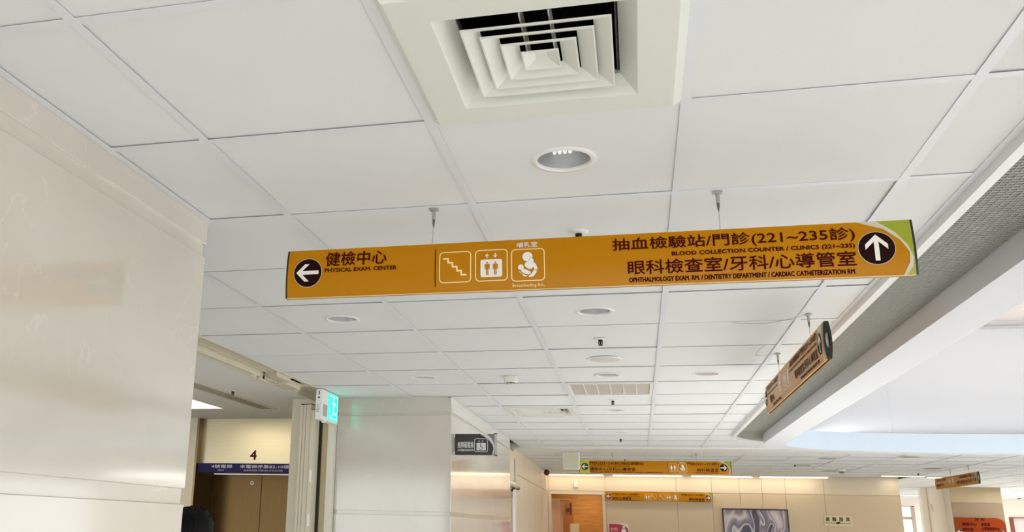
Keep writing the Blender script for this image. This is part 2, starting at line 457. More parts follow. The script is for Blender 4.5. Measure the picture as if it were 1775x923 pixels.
# coffer wall in panels
n = len(RING); WP = offset(RING, .36)
joints = []
def add_wall(i0, i1, xa=None, xb=None):
    pts = [WP[i % n] for i in range(i0, i1+1)]
    b = NB(); lo = [b.verts.new((x, y, 2.645)) for x, y in pts]; hi = [b.verts.new((x, y, 3.95)) for x, y in pts]
    for k in range(len(pts)-1): b.faces.new((lo[k], lo[k+1], hi[k+1], hi[k]))
    obj('wall_panel', b, coffer_m, coffer)
# find the joint nearest x = 3.86 on the far side
jidx = min(range(len(q1)), key=lambda i: abs(WP[i][0]-3.86) if WP[i][1] > 8 else 9)
cuts = [0, 12, 30, jidx, len(q1), 2*len(q1)-jidx, 2*len(q1)-12, 2*len(q1), 3*len(q1)-20, 3*len(q1), 4*len(q1)-30, 4*len(q1)-8, n]
cuts = sorted(set(cuts))
for a, c in zip(cuts, cuts[1:]): add_wall(a, c)
jx, jy = WP[jidx]
obj('panel_joint', B(jx-.004, jx+.004, jy-.004, jy+.01, 2.66, 3.95), mat('joint_grey', (216, 219, 224), .7), coffer)
b = NB(); b.faces.new([b.verts.new((x, y, 3.95)) for x, y in WP]); obj('coffer_ceiling', b, coffer_wood, coffer)
obj('cornice', ring_loft(NB(), [(.355, 3.865), (.325, 3.865), (.325, 3.885), (.355, 3.885)]), chrome_m, coffer, label='thin metal cornice')

# ------------------------------------------------------------------ left marble wall and lobby column
def marble_face(parent, x, y0, y1, m, axis='x', zs=None):
    """slabs standing 8 mm proud of the core"""
    zs = zs or [(2.475, H), (1.69, 2.432), (.90, 1.645), (.10, .855)]
    for z0, z1 in zs:
        if axis == 'x': obj('marble_panel', B(x-.02, x, y0, y1, z0, z1, bev=.002), m, parent)
        else: obj('marble_panel', B(y0, y1, x, x+.02, z0, z1, bev=.002), m, parent)
wl = setting('wall_left', (-.6, -2, 0), 'cream marble wall')
obj('wall_core', B(-1.2, -.302, -9, .612, 0, 2.7), marble_m, wl)
marble_face(wl, -.294, -9, .62, marble_m)
col = setting('wall_column', (-.75, 7, 0), 'cream marble clad column')
obj('column_core', B(-1.205, -.308, 4.85, 8.2, 0, 2.7), marble_m, col)
CZ = [(2.440, H), (1.70, 2.418), (.9, 1.672), (.1, .88)]
marble_face(col, 4.84, -1.21, -.30, marble_m, 'y', CZ)
marble_face(col, -.30, 4.862, 8.2, marble2_m, 'x', CZ)
# wall beyond with the fire door
wb = setting('wall_beyond', (-.5, 9, 0), 'white board wall behind the column')
obj('wall_core', B(-1.2, -.36, 8.2, 9.3, 2.13, 2.475), wallw_m, wb)
obj('gap_shade_block', B(-1.2, -.50, 8.2, 9.3, 2.475, 2.7), dark_m, wb)  # dark block: the shade above the header put into colour
obj('wall_core', B(-1.2, -.50, 8.2, 9.3, 0, 2.13), wallw_m, wb)
ys = [9.3, 9.87, 10.52, 11.12, 12.18, 13.4, 14.87]
for a, c in zip(ys, ys[1:]):
    xa = -.40 - .02*(a-9.3); xc = -.40 - .02*(c-9.3)
    for z0, z1 in ((0, 2.24), (2.246, 2.56)):
        b = NB(); prism(b, [(-1.2, a+.003), (xa, a+.003), (xc, c-.003), (-1.2, c-.003)], z0, z1); obj('wall_board', b, wallw_m, wb)
dr = setting('door_1', (-.4, 8.6, 0), 'white fire door frame')
bm = B(-.37, -.345, 8.22, 9.02, 2.07, 2.12); box(bm, -.37, -.345, 8.22, 8.30, 0, 2.07); box(bm, -.37, -.345, 8.94, 9.02, 0, 2.07)
obj('door_frame', bm, white_m, dr)
obj('door_leaf', B(-.42, -.40, 8.31, 8.93, .01, 2.06), white_m, dr)
obj('reveal_groove', B(-.372, -.352, 9.04, 9.07, 0, 2.40), mat('groove_grey', (150, 148, 138), .6), dr)
clo = thing('door_closer', 'metal door closer with black-tipped arm on the white fire door frame', 'door closer', (-.36, 8.6, 2.05))
obj('closer_body', B(-.40, -.33, 8.42, 8.66, 1.93, 2.01, bev=.006), metal_m, clo)
obj('slide_rail', B(-.345, -.315, 8.28, 9.10, 2.045, 2.075, bev=.003), metal_m, clo)
obj('arm', tube(NB(), [(-.33, 8.54, 2.0), (-.325, 8.62, 2.03), (-.33, 8.9, 2.045)], .012), black_m, clo)
obj('arm_tip', tube(NB(), [(-.33, 9.08, 2.055), (-.33, 9.16, 2.055)], .022), black_m, clo)

# ------------------------------------------------------------------ lift lobby
YE = 6.117
for q in ((-7, -3.051, YE, YE+.4), (-1.909, -1.2, YE, YE+.4), (-7, -6.9, .6, YE)): struct('wall_lobby', B(*q, 0, 2.7), beige_m, 'beige lift lobby wall')
obj('ceiling_lobby', B(-7, -1.36, .6, YE+.4, H+.001, H+.03), plaster_m)['kind'] = 'structure'
obj('ceiling_light_frame', B(-3.06, -2.44, 4.76, 5.38, H-.004, H+.002), white_m, None)
tag(COL.objects[-1], 'x', 'x') if 0 else None
lp = bpy.data.objects['ceiling_light_frame']; lp.name = 'ceiling_light'
tag(lp, 'square lit ceiling panel in the lift lobby at the wall edge', 'ceiling light')
obj('diffuser', B(-3.045, -2.455, 4.775, 5.365, H-.006, H-.003), panel_lit, lp)
sl = thing('linear_air_slot', 'long grey linear air slot in the lobby ceiling before the lift', 'air vent', (-2.06, 4.0, H))
bm = B(-2.15, -2.125, 1.2, 5.45, H-.004, H+.001); box(bm, -2.0, -1.975, 1.2, 5.45, H-.004, H+.001); box(bm, -2.15, -1.975, 5.43, 5.45, H-.004, H+.001)
obj('slot_frame', bm, beige_m, sl)
obj('slot_backing', B(-2.125, -2.0, 1.2, 5.43, H-.001, H+.0005), mat('slot_grey', (172, 168, 160), .7), sl)
for k in range(3): obj('slot_blade', B(-2.10+.034*k, -2.092+.034*k, 1.2, 5.43, H-.005, H-.001), mat('blade_grey', (168, 164, 152), .6), sl)
# elevator
ev = thing('elevator', 'brushed steel elevator entrance numbered 4 with navy notice band', 'elevator', (-2.48, YE, 0))
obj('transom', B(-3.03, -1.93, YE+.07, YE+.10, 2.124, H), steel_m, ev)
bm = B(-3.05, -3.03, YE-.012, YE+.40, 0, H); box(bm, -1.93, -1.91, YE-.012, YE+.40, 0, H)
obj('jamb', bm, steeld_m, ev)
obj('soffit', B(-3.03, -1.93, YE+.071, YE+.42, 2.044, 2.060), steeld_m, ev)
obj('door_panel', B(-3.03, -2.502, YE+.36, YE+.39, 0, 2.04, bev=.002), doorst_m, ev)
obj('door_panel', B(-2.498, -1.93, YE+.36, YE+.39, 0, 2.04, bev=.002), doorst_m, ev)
kh = lathe(NB(), [(.020, 0), (.020, -.006), (.012, -.008)], (-2.60, YE+.36, 1.96), 20, Vector((0, 1, 0)))
obj('key_hole_ring', kh, white_m, ev)
obj('key_hole', lathe(NB(), [(.007, -.009), (.007, -.0095)], (-2.60, YE+.36, 1.96), 12, Vector((0, 1, 0))), black_m, ev)
band = obj('notice_band', B(-3.03, -1.93, YE+.02, YE+.07, 2.040, 2.124), blue_m, ev)

# ------------------------------------------------------------------ flat prints
class Face:
    """a (u, w) drawing frame on a real surface: origin, reading direction, outward normal, bulge"""
    def __init__(s, O, U, N, bulge=None, parent=None, W=(0,0,1)):
        s.O, s.U, s.N, s.W, s.b, s.par = Vector(O), Vector(U), Vector(N), Vector(W), bulge, parent
        s.lift = 0.0006
    def put(s, u, w, lift):
        return s.O + s.U*u + s.W*w + s.N*((s.b(w) if s.b else 0) + lift)
def print_mesh(F, bm, name, m, lift):
    if F.b:
        zs = [v.co.y for v in bm.verts]; lo, hi = min(zs), max(zs); st = .012
        k = math.floor(lo/st)*st + st
        while k < hi:
            bmesh.ops.bisect_plane(bm, geom=bm.verts[:]+bm.edges[:]+bm.faces[:], plane_co=(0, k, 0), plane_no=(0, 1, 0)); k += st
    for v in bm.verts: v.co = F.put(v.co.x, v.co.y, lift + v.co.z)
    me = bpy.data.meshes.new(name)
    nrm = F.N
    bm.normal_update()
    fl = [f for f in bm.faces if f.normal.dot(nrm) < 0]
    if fl: bmesh.ops.reverse_faces(bm, faces=fl)
    bm.to_mesh(me); bm.free(); me.materials.append(m)
    return link(name, me, F.par)
def text(F, s, box_, m, name='lettering', bold=0.0, lift=.0009):
    x0, y0, x1, y1 = box_
    cu = bpy.data.curves.new('t', 'FONT'); cu.body = s; cu.size = 1; cu.resolution_u = 2
    o = bpy.data.objects.new('t', cu); COL.objects.link(o)
    dg = bpy.context.evaluated_depsgraph_get()
    me = bpy.data.meshes.new_from_object(o.evaluated_get(dg)); bpy.data.objects.remove(o); bpy.data.curves.remove(cu)
    bm = NB(); bm.from_mesh(me); bpy.data.meshes.remove(me)
    if not bm.verts: bm.free(); return None
    X = [v.co.x for v in bm.verts]; Y = [v.co.y for v in bm.verts]
    sx, sy = (x1-x0)/(max(X)-min(X)), (y1-y0)/(max(Y)-min(Y)); mx, my = min(X), min(Y)
    for v in bm.verts: v.co = ((v.co.x-mx)*sx + x0, (v.co.y-my)*sy + y0, 0)
    if bold:
        base = bm.faces[:]; e = bold*(y1-y0)
        for kk, (dx, dy) in enumerate(((e, 0), (-e, 0), (0, e), (0, -e))):
            g = bmesh.ops.duplicate(bm, geom=base)
            bmesh.ops.translate(bm, verts=[x for x in g['geom'] if isinstance(x, bmesh.types.BMVert)], vec=(dx, dy, .00012*(kk+1)))
    return print_mesh(F, bm, name, m, lift)
def polys(F, L, m, name, lift=.0007):
    bm = NB()
    for P in L: bm.faces.new([bm.verts.new((*p, 0)) for p in P])
    bmesh.ops.triangulate(bm, faces=bm.faces)
    return print_mesh(F, bm, name, m, lift)
def circ(x, y, r, n=28, ry=None): return [(x+r*math.cos(2*PI*i/n), y+(ry or r)*math.sin(2*PI*i/n)) for i in range(n)]
def rrect(x0, y0, x1, y1, r, n=4):
    out = []
    for cx, cy, a in ((x1-r, y1-r, 0), (x0+r, y1-r, 90), (x0+r, y0+r, 180), (x1-r, y0+r, 270)):
        for k in range(n+1):
            t = math.radians(a+90*k/n); out.append((cx+r*math.cos(t), cy+r*math.sin(t)))
    return out
def frame_polys(x0, y0, x1, y1, r, t):
    o, i = rrect(x0, y0, x1, y1, r), rrect(x0+t, y0+t, x1-t, y1-t, max(r-t, .001))
    n = len(o); return [[o[k], o[(k+1)%n], i[(k+1)%n], i[k]] for k in range(n)]
def arrow_polys(cx, cy, r, ang):
    """arrow pointing along ang inside a disc of radius r"""
    P = [[(-.78,-.13),(.62,-.13),(.62,.13),(-.78,.13)],
         [(.84,0),(.22,.62),(-.10,.62),(.52,0)],[(.84,0),(.52,0),(-.10,-.62),(.22,-.62)]]
    c, s = math.cos(ang), math.sin(ang)
    return [[(cx+r*(x*c-y*s), cy+r*(x*s+y*c)) for x, y in p] for p in P]
def disc_arrow(F, cx, cy, r, ang, dm=None, rim=True):
    if rim: polys(F, [circ(cx, cy, r*1.035)], arc_m, 'disc_rim', .0006)
    polys(F, [circ(cx, cy, r)], dm or disc_m, 'arrow_disc', .0010)
    polys(F, arrow_polys(cx, cy, r, ang), ink_w, 'arrow', .0014)
def tfm(L, x0, y0, s, sy=None): return [[(x0+x*s, y0+y*(sy or s)) for x, y in p] for p in L]
def icon_stairs(F, x0, y0, s, m=ink_c):
    polys(F, frame_polys(x0, y0, x0+s, y0+s, s*.13, s*.03), m, 'stair_icon')
    P = []; x, y, t, st = .12, .77, .055, .138
    for k in range(5):
        P.append([(x, y-t/2), (x+st+t/2+.02, y-t/2), (x+st+t/2+.02, y+t/2), (x, y+t/2)])
        if k < 4: P.append([(x+st-t/2+.02, y-st+.02), (x+st+t/2+.02, y-st+.02), (x+st+t/2+.02, y), (x+st-t/2+.02, y)])
        x += st; y -= st - .005
    polys(F, tfm(P, x0, y0, s), m, 'stair_icon', .0009)
def person_polys(cx, y0, h, skirt=False):
    P = [circ(cx, y0+h*.92, h*.075, 12)]
    if skirt: P += [[(cx-h*.12,y0+h*.82),(cx+h*.12,y0+h*.82),(cx+h*.2,y0+h*.35),(cx-h*.2,y0+h*.35)],[(cx-h*.08,y0),(cx-h*.02,y0),(cx-h*.02,y0+h*.36),(cx-h*.08,y0+h*.36)],[(cx+h*.02,y0),(cx+h*.08,y0),(cx+h*.08,y0+h*.36),(cx+h*.02,y0+h*.36)]]
    else: P += [[(cx-h*.10,y0+h*.82),(cx+h*.10,y0+h*.82),(cx+h*.09,y0+h*.42),(cx-h*.09,y0+h*.42)],[(cx-h*.19,y0+h*.80),(cx-h*.09,y0+h*.82),(cx-h*.12,y0+h*.42),(cx-h*.18,y0+h*.42)],[(cx+h*.19,y0+h*.80),(cx+h*.09,y0+h*.82),(cx+h*.12,y0+h*.42),(cx+h*.18,y0+h*.42)],
                [(cx-h*.09,y0),(cx-h*.015,y0),(cx-h*.01,y0+h*.44),(cx-h*.09,y0+h*.44)],[(cx+h*.015,y0),(cx+h*.09,y0),(cx+h*.09,y0+h*.44),(cx+h*.01,y0+h*.44)]]
    return P
def small_arrow(cx, cy, h, up=1):
    t = h*.1
    return [[(cx-t,cy-h/2*up),(cx+t,cy-h/2*up),(cx+t,cy+h*.3*up),(cx-t,cy+h*.3*up)],[(cx-h*.36,cy+h*.02*up),(cx,cy+h*.5*up),(cx,cy+h*.24*up),(cx-h*.36,cy-h*.16*up)],[(cx+h*.36,cy+h*.02*up),(cx,cy+h*.5*up),(cx,cy+h*.24*up),(cx+h*.36,cy-h*.16*up)]]
def icon_lift(F, x0, y0, s):
    polys(F, frame_polys(x0, y0, x0+s, y0+s, s*.13, s*.03), ink_c, 'lift_icon')
    polys(F, [rrect(x0+s*.17, y0+s*.13, x0+s*.83, y0+s*.68, s*.06)], ink_w, 'lift_icon')
    polys(F, small_arrow(x0+s*.37, y0+s*.80, s*.15, 1) + small_arrow(x0+s*.62, y0+s*.80, s*.15, -1), ink_w, 'lift_icon', .0009)
    polys(F, person_polys(x0+s*.375, y0+s*.19, s*.42) + person_polys(x0+s*.625, y0+s*.19, s*.42), orange_m, 'lift_icon', .0013)
def icon_mother(F, x0, y0, s, fr=True, m=ink_w):
    if fr: polys(F, frame_polys(x0, y0, x0+s, y0+s, s*.13, s*.03), ink_c, 'nursing_icon')
    q = lambda L: [((x-1180)/472, (718-y)/463) for x, y in L]
    P = [circ(.49, .745, .15, 22), q([(1440,330),(1478,400),(1505,432),(1490,445),(1420,445)]),
         q([(1420,440),(1490,445),(1530,490),(1553,550),(1535,600),(1508,555),(1490,520),(1470,548),(1430,550),(1400,530),(1370,500),(1380,460)]),
         q([(1535,600),(1490,655),(1430,662),(1420,650),(1470,610),(1508,555),(1553,550)]),
         circ((1318-1180)/472, (718-520)/463, .085, 16),
         q([(1320,560),(1355,540),(1400,560),(1455,590),(1450,615),(1410,625),(1370,610),(1330,590)]),
         q([(1290,570),(1320,600),(1370,630),(1405,637),(1390,655),(1355,650),(1340,622),(1300,592)])]
    polys(F, tfm(P, x0, y0, s), m, 'nursing_icon', .0009)
def icon_toilet(F, x0, y0, s):
    polys(F, frame_polys(x0, y0, x0+s, y0+s, s*.13, s*.03), ink_c, 'toilet_icon')
    polys(F, person_polys(x0+s*.3, y0+s*.15, s*.68, True) + person_polys(x0+s*.7, y0+s*.15, s*.68), ink_w, 'toilet_icon', .0009)

# elevator writing
Fb = Face((-3.03, YE+.02, 2.040), (1,0,0), (0,-1,0), parent=ev)
cw = mat('pale_grey_ink', (200, 200, 210), .5)
text(Fb, '4號電梯', (.145, .040, .360, .072), cw, bold=.01)
text(Fb, 'NO.4', (.215, .012, .275, .028), cw)
text(Fb, '本電梯停靠B2-10樓', (.440, .040, .935, .072), cw, bold=.01)
text(Fb, 'ELEVATOR FOR B2-10 FLOORS', (.485, .012, .875, .028), cw)
Fn = Face((-3.03, YE+.07, 2.124), (1,0,0), (0,-1,0), parent=ev)
text(Fn, '4', (.515, .040, .580, .125), maroon_m, 'car_number', bold=.035)

# ------------------------------------------------------------------ overhead way-finding signs
SL, SH = 1.79, .155
T0, TB = .009, .008
def hang_sign(name, label, O, U, N, L=SL, group=None, wall=False, cables=True, two=True):
    O, U, N = Vector(O), Vector(U), Vector(N); W = Vector((0,0,1))
    t = thing(name, label, 'sign', O + U*L/2, group)
    f = lambda w: T0 + TB*(1 - (2*w/SH-1)**2)
    nw = 14
    def panel(sgn, zoff=0):
        b = NB(); rows = []
        for k in range(nw+1):
            w = SH*k/nw; n_ = f(w)*sgn
            rows.append([b.verts.new(O + U*u + W*w + N*(n_ - sgn*e)) for u, e in ((0, 0), (L, 0), (L, .004), (0, .004))])
        for A, Bq in zip(rows, rows[1:]):
            for i in range(4): b.faces.new((A[i], A[(i+1)%4], Bq[(i+1)%4], Bq[i]))
        b.faces.new(rows[0]); b.faces.new(rows[-1]); return b
    obj('front_panel', panel(1), orange_m, t)
    if not wall: obj('back_panel', panel(-1), orange_m, t)
    b = NB(); vs8 = [b.verts.new(O + U*u + W*w + N*n_) for u in (0, L) for w in (-.0022, .0004) for n_ in (T0-.002, T0+.0012)]
    for q in ((0,1,3,2),(4,6,7,5),(0,4,5,1),(2,3,7,6),(0,2,6,4),(1,5,7,3)): b.faces.new([vs8[i] for i in q])
    obj('bottom_trim', b, mat('cream_edge_trim', (228, 196, 140), .4), t)
    # inner spine, set up from the bottom edge so that a gap shows between the panels
    b = NB()
    vs8 = [b.verts.new(O + U*u + W*w + N*s*.008) for u in (.01, L-.01) for w in (.030, SH-.006) for s in (-.7, .7)]
    for q in ((0,1,3,2),(4,6,7,5),(0,4,5,1),(2,3,7,6),(0,2,6,4),(1,5,7,3)): b.faces.new([vs8[i] for i in q])
    obj('spine', b, mat('spine_grey', (206, 206, 202), .6), t)
    # black end caps with a hexagonal opening
    for u0_, u1_ in ((-.006, .002), (L-.002, L+.006)):
        out = [(f(SH*k/10)-.0005, SH*k/10) for k in range(11)] + [(-f(SH*k/10)+.0005, SH*k/10) for k in range(10, -1, -1)]
        hexa = []
        for (n_, w) in out:
            a = math.atan2(w-SH/2, n_*3.0); k = abs(math.cos(a))
            ww = max(-1, min(1, (w-SH/2)/(SH*.30)))
            hexa.append((math.copysign(.0085*(1 if abs(ww) < .6 else .45 if abs(ww) >= 1 else .8), n_), SH/2 + ww*SH*.20))
        b = NB()
        r_ = [[b.verts.new(O + U*u + W*w + N*n_) for n_, w in ring_] for u in (u0_, u1_) for ring_ in (out, hexa)]
        m_ = len(out)
        for i in range(m_):
            j = (i+1) % m_
            for A, Bq in ((r_[0], r_[1]), (r_[2], r_[3]), (r_[0], r_[2]), (r_[1], r_[3])):
                try: b.faces.new((A[i], A[j], Bq[j], Bq[i]))
                except ValueError: pass
        obj('end_cap', b, black_m, t)
    if cables:
        for u in cables:
            p = O + U*u[0]; q = O + U*u[1]
            obj('suspension_cable', tube(NB(), [(q.x, q.y, q.z+SH-.002), (p.x, p.y, H-.055)], .0011, 6), metal_m, t)
            g = obj('cable_gripper', lathe(NB(), [(.0062, 0), (.0062, -.012), (.0056, -.013), (.0056, -.034)], (p.x, p.y, H-.002), 12), metal_m, t)
            obj('ceiling_clip', B(p.x-.014, p.x+.014, p.y-.010, p.y+.010, H-.006, H-.0005, bev=.001), metal_m, g)
            obj('gripper_tip', lathe(NB(), [(.0046, -.034), (.0042, -.045), (.0012, -.060)], (p.x, p.y, H-.002), 10), mat('dark_zinc', (110, 104, 100), .4, .7), g)
    return t, Face(O, U, N, bulge=f, parent=t), Face(O, -U, -N, bulge=f, parent=t)
def green_end(F, L=SL):
    o = [(1.7068,.155),(1.7487,.1209),(1.7764,.0826),(1.7880,.0479),(1.7838,.0224),(1.7669,.0)]
    i = [(1.6558,.155),(1.7227,.1303),(1.7600,.0966),(1.7790,.0629),(1.7770,.0330),(1.7599,.0)]
    polys(F, [o + [(1.790, .0), (1.790, .155)]], lime_m, 'green_corner', .0006)
    polys(F, [[o[k], o[k+1], i[k+1], i[k]] for k in range(5)], arc_m, 'grey_arc', .0007)
big = dict(bold=.018)
t, F, Fr = hang_sign('direction_sign', 'large orange hanging sign, foreground, stairs lift and nursing symbols', (.01, .612, 2.277), (1,0,0), (0,-1,0), cables=[(.466, .4626), (1.304, 1.304)])
disc_arrow(F, .0671, .0790, .0457, PI)
text(F, '健檢中心', (.1245, .0975, .3220, .1435), maroon_m, **big)
text(F, 'PHYSICAL EXAM. CENTER', (.1235, .0776, .3557, .0898), maroon_m, bold=.055)
polys(F, [[(.4752,.017),(.4780,.017),(.4780,.137),(.4752,.137)]], maroon_m, 'divider')
icon_stairs(F, .4891, .0278, .0980); icon_lift(F, .5989, .0282, .0985); icon_mother(F, .7072, .0238, .1000)
text(F, '哺乳室', (.7251, .1285, .7855, .1452), ink_w, bold=.012)
text(F, 'Breastfeeding Rm.', (.7107, .0045, .8044, .0175), ink_c)
text(F, '抽血檢驗站/門診(221~235診)', (1.0028, .0985, 1.6495, .1415), maroon_m, **big)
text(F, 'BLOOD COLLECTION COUNTER / CLINICS (221~235)', (1.1673, .0780, 1.6458, .0925), maroon_m, bold=.055)
text(F, '眼科檢查室/牙科/心導管室', (1.0443, .0300, 1.6458, .0712), maroon_m, **big)
text(F, 'OPHTHALMOLOGY EXAM. RM. / DENTISTRY DEPARTMENT / CARDIAC CATHETERIZATION RM.', (1.046, .0085, 1.643, .0215), maroon_m, bold=.055)
green_end(F)
disc_arrow(F, 1.6996, .077, .0455, PI/2)
HUNG = 'hanging way-finding signs'
# second sign, seen at a grazing angle beside the coffer
t, F, _ = hang_sign('direction_sign', 'orange hanging sign turned sideways beside the curved light coffer', (1.825, 3.735, 2.285), (0,-1,0), (-1,0,0), L=1.81, cables=[(.50, .50), (1.46, 1.46)])
o2 = lambda a: tuple(x - (.165 if i % 2 == 0 else 0) for i, x in enumerate(a))
disc_arrow(F, -.010+.06, .080, .043, PI)
text(F, '門診(235~240診)', o2((.232, .107, .700, .146)), maroon_m, **big)
text(F, 'CLINICS (235~240)', o2((.245, .086, .683, .098)), maroon_m, bold=.055)
text(F, '健檢中心', o2((.370, .034, .534, .074)), maroon_m, **big)
text(F, 'PHYSICAL EXAM. CENTER', o2((.447, .010, .743, .022)), maroon_m, bold=.055)
icon_lift(F, .715-.165, .030, .10); icon_toilet(F, .885-.165, .030, .10); icon_mother(F, .99-.165, .030, .10)
text(F, '抽血檢驗站/門診(221~235診)', o2((1.103, .105, 1.835, .146)), maroon_m, **big)
text(F, 'BLOOD COLLECTION COUNTER / CLINICS (221~235)', o2((1.104, .085, 1.836, .098)), maroon_m, bold=.055)
text(F, '眼科檢查室/牙科/心導管室', o2((1.249, .032, 1.836, .072)), maroon_m, **big)
text(F, 'OPHTHALMOLOGY EXAM. RM. / DENTISTRY DEPT.', o2((1.369, .010, 1.849, .022)), maroon_m, bold=.055)
green_end(F)
disc_arrow(F, 1.735, .077, .0455, PI/2)
for yy in (2.275, 3.235):
    pass
tag(obj('cable_loop', tube(NB(), [(1.806, 3.225, 2.545), (1.74, 3.20, 2.532), (1.70, 3.16, 2.53), (1.71, 3.06, 2.54), (1.735, 3.02, 2.552)], .0012, 6), metal_m), 'loose loop of steel wire at the farther hanger of the sideways sign', 'wire')
tag(obj('cable_loop', tube(NB(), [(1.808, 2.27, 2.545), (1.74, 2.285, 2.53), (1.66, 2.36, 2.532), (1.56, 2.41, 2.545), (1.50, 2.412, 2.552)], .0012, 6), metal_m), 'loose steel wire tail at the nearer hanger of the sideways sign', 'wire')
# far sign across the corridor
t, F, _ = hang_sign('direction_sign', 'far orange hanging sign with lime left end beside blank square box', (.36, 9.812, 2.28), (1,0,0), (0,-1,0), L=1.795, cables=[(.404, .404), (1.405, 1.405)])
polys(F, [[(.0,.0),(.120,.0),(.120,.155),(.0,.155)]], mat('yellow_lime_vinyl', (196, 190, 20), .3), 'lime_end', .0005)
dg_m = mat('dark_green_ink', (8, 40, 24), .4)
disc_arrow(F, .067, .080, .045, PI, dg_m)
text(F, '門診(235~240診)/抽血檢驗站', (.1244, .0984, .7784, .1397), maroon_m, **big)
text(F, 'CLINICS (235~240) / BLOOD COLLECTION COUNTER', (.1293, .0800, .6075, .0912), maroon_m, bold=.055)
text(F, '健檢中心/牙科/心導管室', (.1277, .0289, .6776, .0720), maroon_m, **big)
text(F, 'PHYSICAL EXAM. CENTER / DENTISTRY DEPARTMENT / CARDIAC CATHETERIZATION RM.', (.1326, .0085, 1.0023, .0210), maroon_m, bold=.055)
polys(F, [[(1.064,.019),(1.068,.019),(1.068,.134),(1.064,.134)]], maroon_m, 'divider')
icon_toilet(F, 1.075, .024, .100); icon_mother(F, 1.188, .024, .100)
text(F, '哺乳室', (1.205, .129, 1.265, .144), ink_w)
text(F, 'Breastfeeding Rm.', (1.190, .006, 1.286, .017), ink_c)
text(F, '門診(221~233診)', (1.2945, .1003, 1.6578, .1412), maroon_m, **big)
text(F, 'CLINICS (221~233)', (1.486, .0800, 1.6543, .0900), maroon_m, bold=.055)
text(F, '眼科檢查室', (1.4037, .0290, 1.6534, .0720), maroon_m, **big)
text(F, 'OPHTHALMOLOGY EXAM. RM.', (1.3816, .0100, 1.6497, .0220), maroon_m, bold=.055)
green_end(F)
disc_arrow(F, 1.7109, .0787, .0450, 0)
# blank square box beside it
bb = thing('square_sign_box', 'blank pale green square box with white rim left of the far sign', 'sign box', (.26, 9.76, 2.42))
obj('box_body', B(.16, .366, 9.72, 9.77, 2.320, 2.530, bev=.003), white_m, bb)
obj('face', B(.170, .356, 9.715, 9.72, 2.330, 2.522), mat('pale_green_face', (206, 206, 184), .5), bb)
# wall sign at the back
t, F, _ = hang_sign('wall_sign', 'bright orange long wall sign with five white symbols, lit from above', (.50, 14.835, 2.10), (1,0,0), (0,-1,0), cables=False, wall=True, L=1.79)
orl = orange_m
disc_arrow(F, .061, .077, .046, PI, mat('red_brown_disc', (104, 24, 24), .4)); 
text(F, '門診(235~240診)', (.118, .092, .572, .134), maroon_m, **big)
text(F, 'CLINICS (235~240)', (.366, .072, .581, .084), maroon_m, bold=.055)
text(F, '牙科/心導管室', (.115, .022, .441, .066), maroon_m, **big)
text(F, 'DENTISTRY DEPARTMENT / CARDIAC CATHETERIZATION RM.', (.115, .004, .578, .014), maroon_m, bold=.055)
icon_toilet(F, .665, .02, .100); icon_stairs(F, .775, .02, .100)
polys(F, [[(.886,.019),(.891,.019),(.891,.12),(.886,.12)]], maroon_m, 'divider')
icon_stairs(F, .905, .02, .100); icon_toilet(F, 1.018, .02, .098); icon_mother(F, 1.133, .02, .100)
text(F, '門診(221~233診)', (1.285, .096, 1.657, .138), maroon_m, **big)
text(F, '眼科檢查室', (1.405, .026, 1.658, .070), maroon_m, **big)
text(F, 'OPHTHALMOLOGY EXAM. RM.', (1.379, .006, 1.655, .018), maroon_m, bold=.055)
green_end(F); disc_arrow(F, 1.717, .0735, .046, 0, MATS['red_brown_disc'])
# sign far right
t, F, _ = hang_sign('direction_sign', 'distant orange hanging sign in front of the orange directory column', (5.36, 13.35, 2.30), (0,-1,0), (-1,0,0), L=1.80, cables=[(.70, .70), (1.46, 1.46)])
text(F, '門診(235~240診)', (.06, .100, .50, .140), maroon_m, **big)
text(F, '健檢中心', (.06, .03, .42, .075), maroon_m, **big)
icon_toilet(F, .62, .03, .10); icon_mother(F, .76, .03, .10)
text(F, '抽血檢驗站/門診', (1.10, .100, 1.60, .140), maroon_m, **big)
text(F, '眼科檢查室/牙科', (.98, .03, 1.60, .075), maroon_m, **big)
green_end(F); disc_arrow(F, 1.69, .077, .045, PI/2)

# ------------------------------------------------------------------ black blade sign on the column
bs = thing('blade_sign', 'black accessible elevator sign projecting from the marble column', 'sign', (-.14, 4.98, 2.13))
x0, z0 = -.292, 2.128
obj('board', B(x0, x0+.312, 4.965, 4.995, z0, z0+.158, bev=.001), mat('charcoal_board', (46, 44, 42), .45), bs)
obj('end_strip', B(x0+.304, x0+.318, 4.962, 4.998, z0+.002, z0+.156), metal_m, bs)
obj('wall_bracket', B(x0-.022, x0, 4.970, 4.990, z0+.028, z0+.130), mat('grey_bracket', (120, 118, 112), .4, .5), bs)
bm = B(x0+.302, x0+.322, 4.960, 5.0, z0-.006, z0); box(bm, x0+.302, x0+.322, 4.960, 5.0, z0+.158, z0+.164)
obj('corner_caps', bm, black_m, bs)
F = Face((x0, 4.965, z0), (1,0,0), (0,-1,0), parent=bs)
pg = mat('pale_grey_print', (206, 206, 204), .5)
text(F, '無障礙電梯', (.020, .051, .143, .099), pg, bold=.012)
text(F, 'ACCESSIBLE ELEVATOR', (.020, .028, .143, .042), pg, bold=.04)
polys(F, frame_polys(.149, .022, .253, .124, .013, .004), pg, 'lift_icon')
polys(F, [rrect(.166, .034, .237, .090, .005)], pg, 'lift_icon')
polys(F, small_arrow(.186, .104, .015, 1) + small_arrow(.212, .104, .015, -1), pg, 'lift_icon')
wc = []
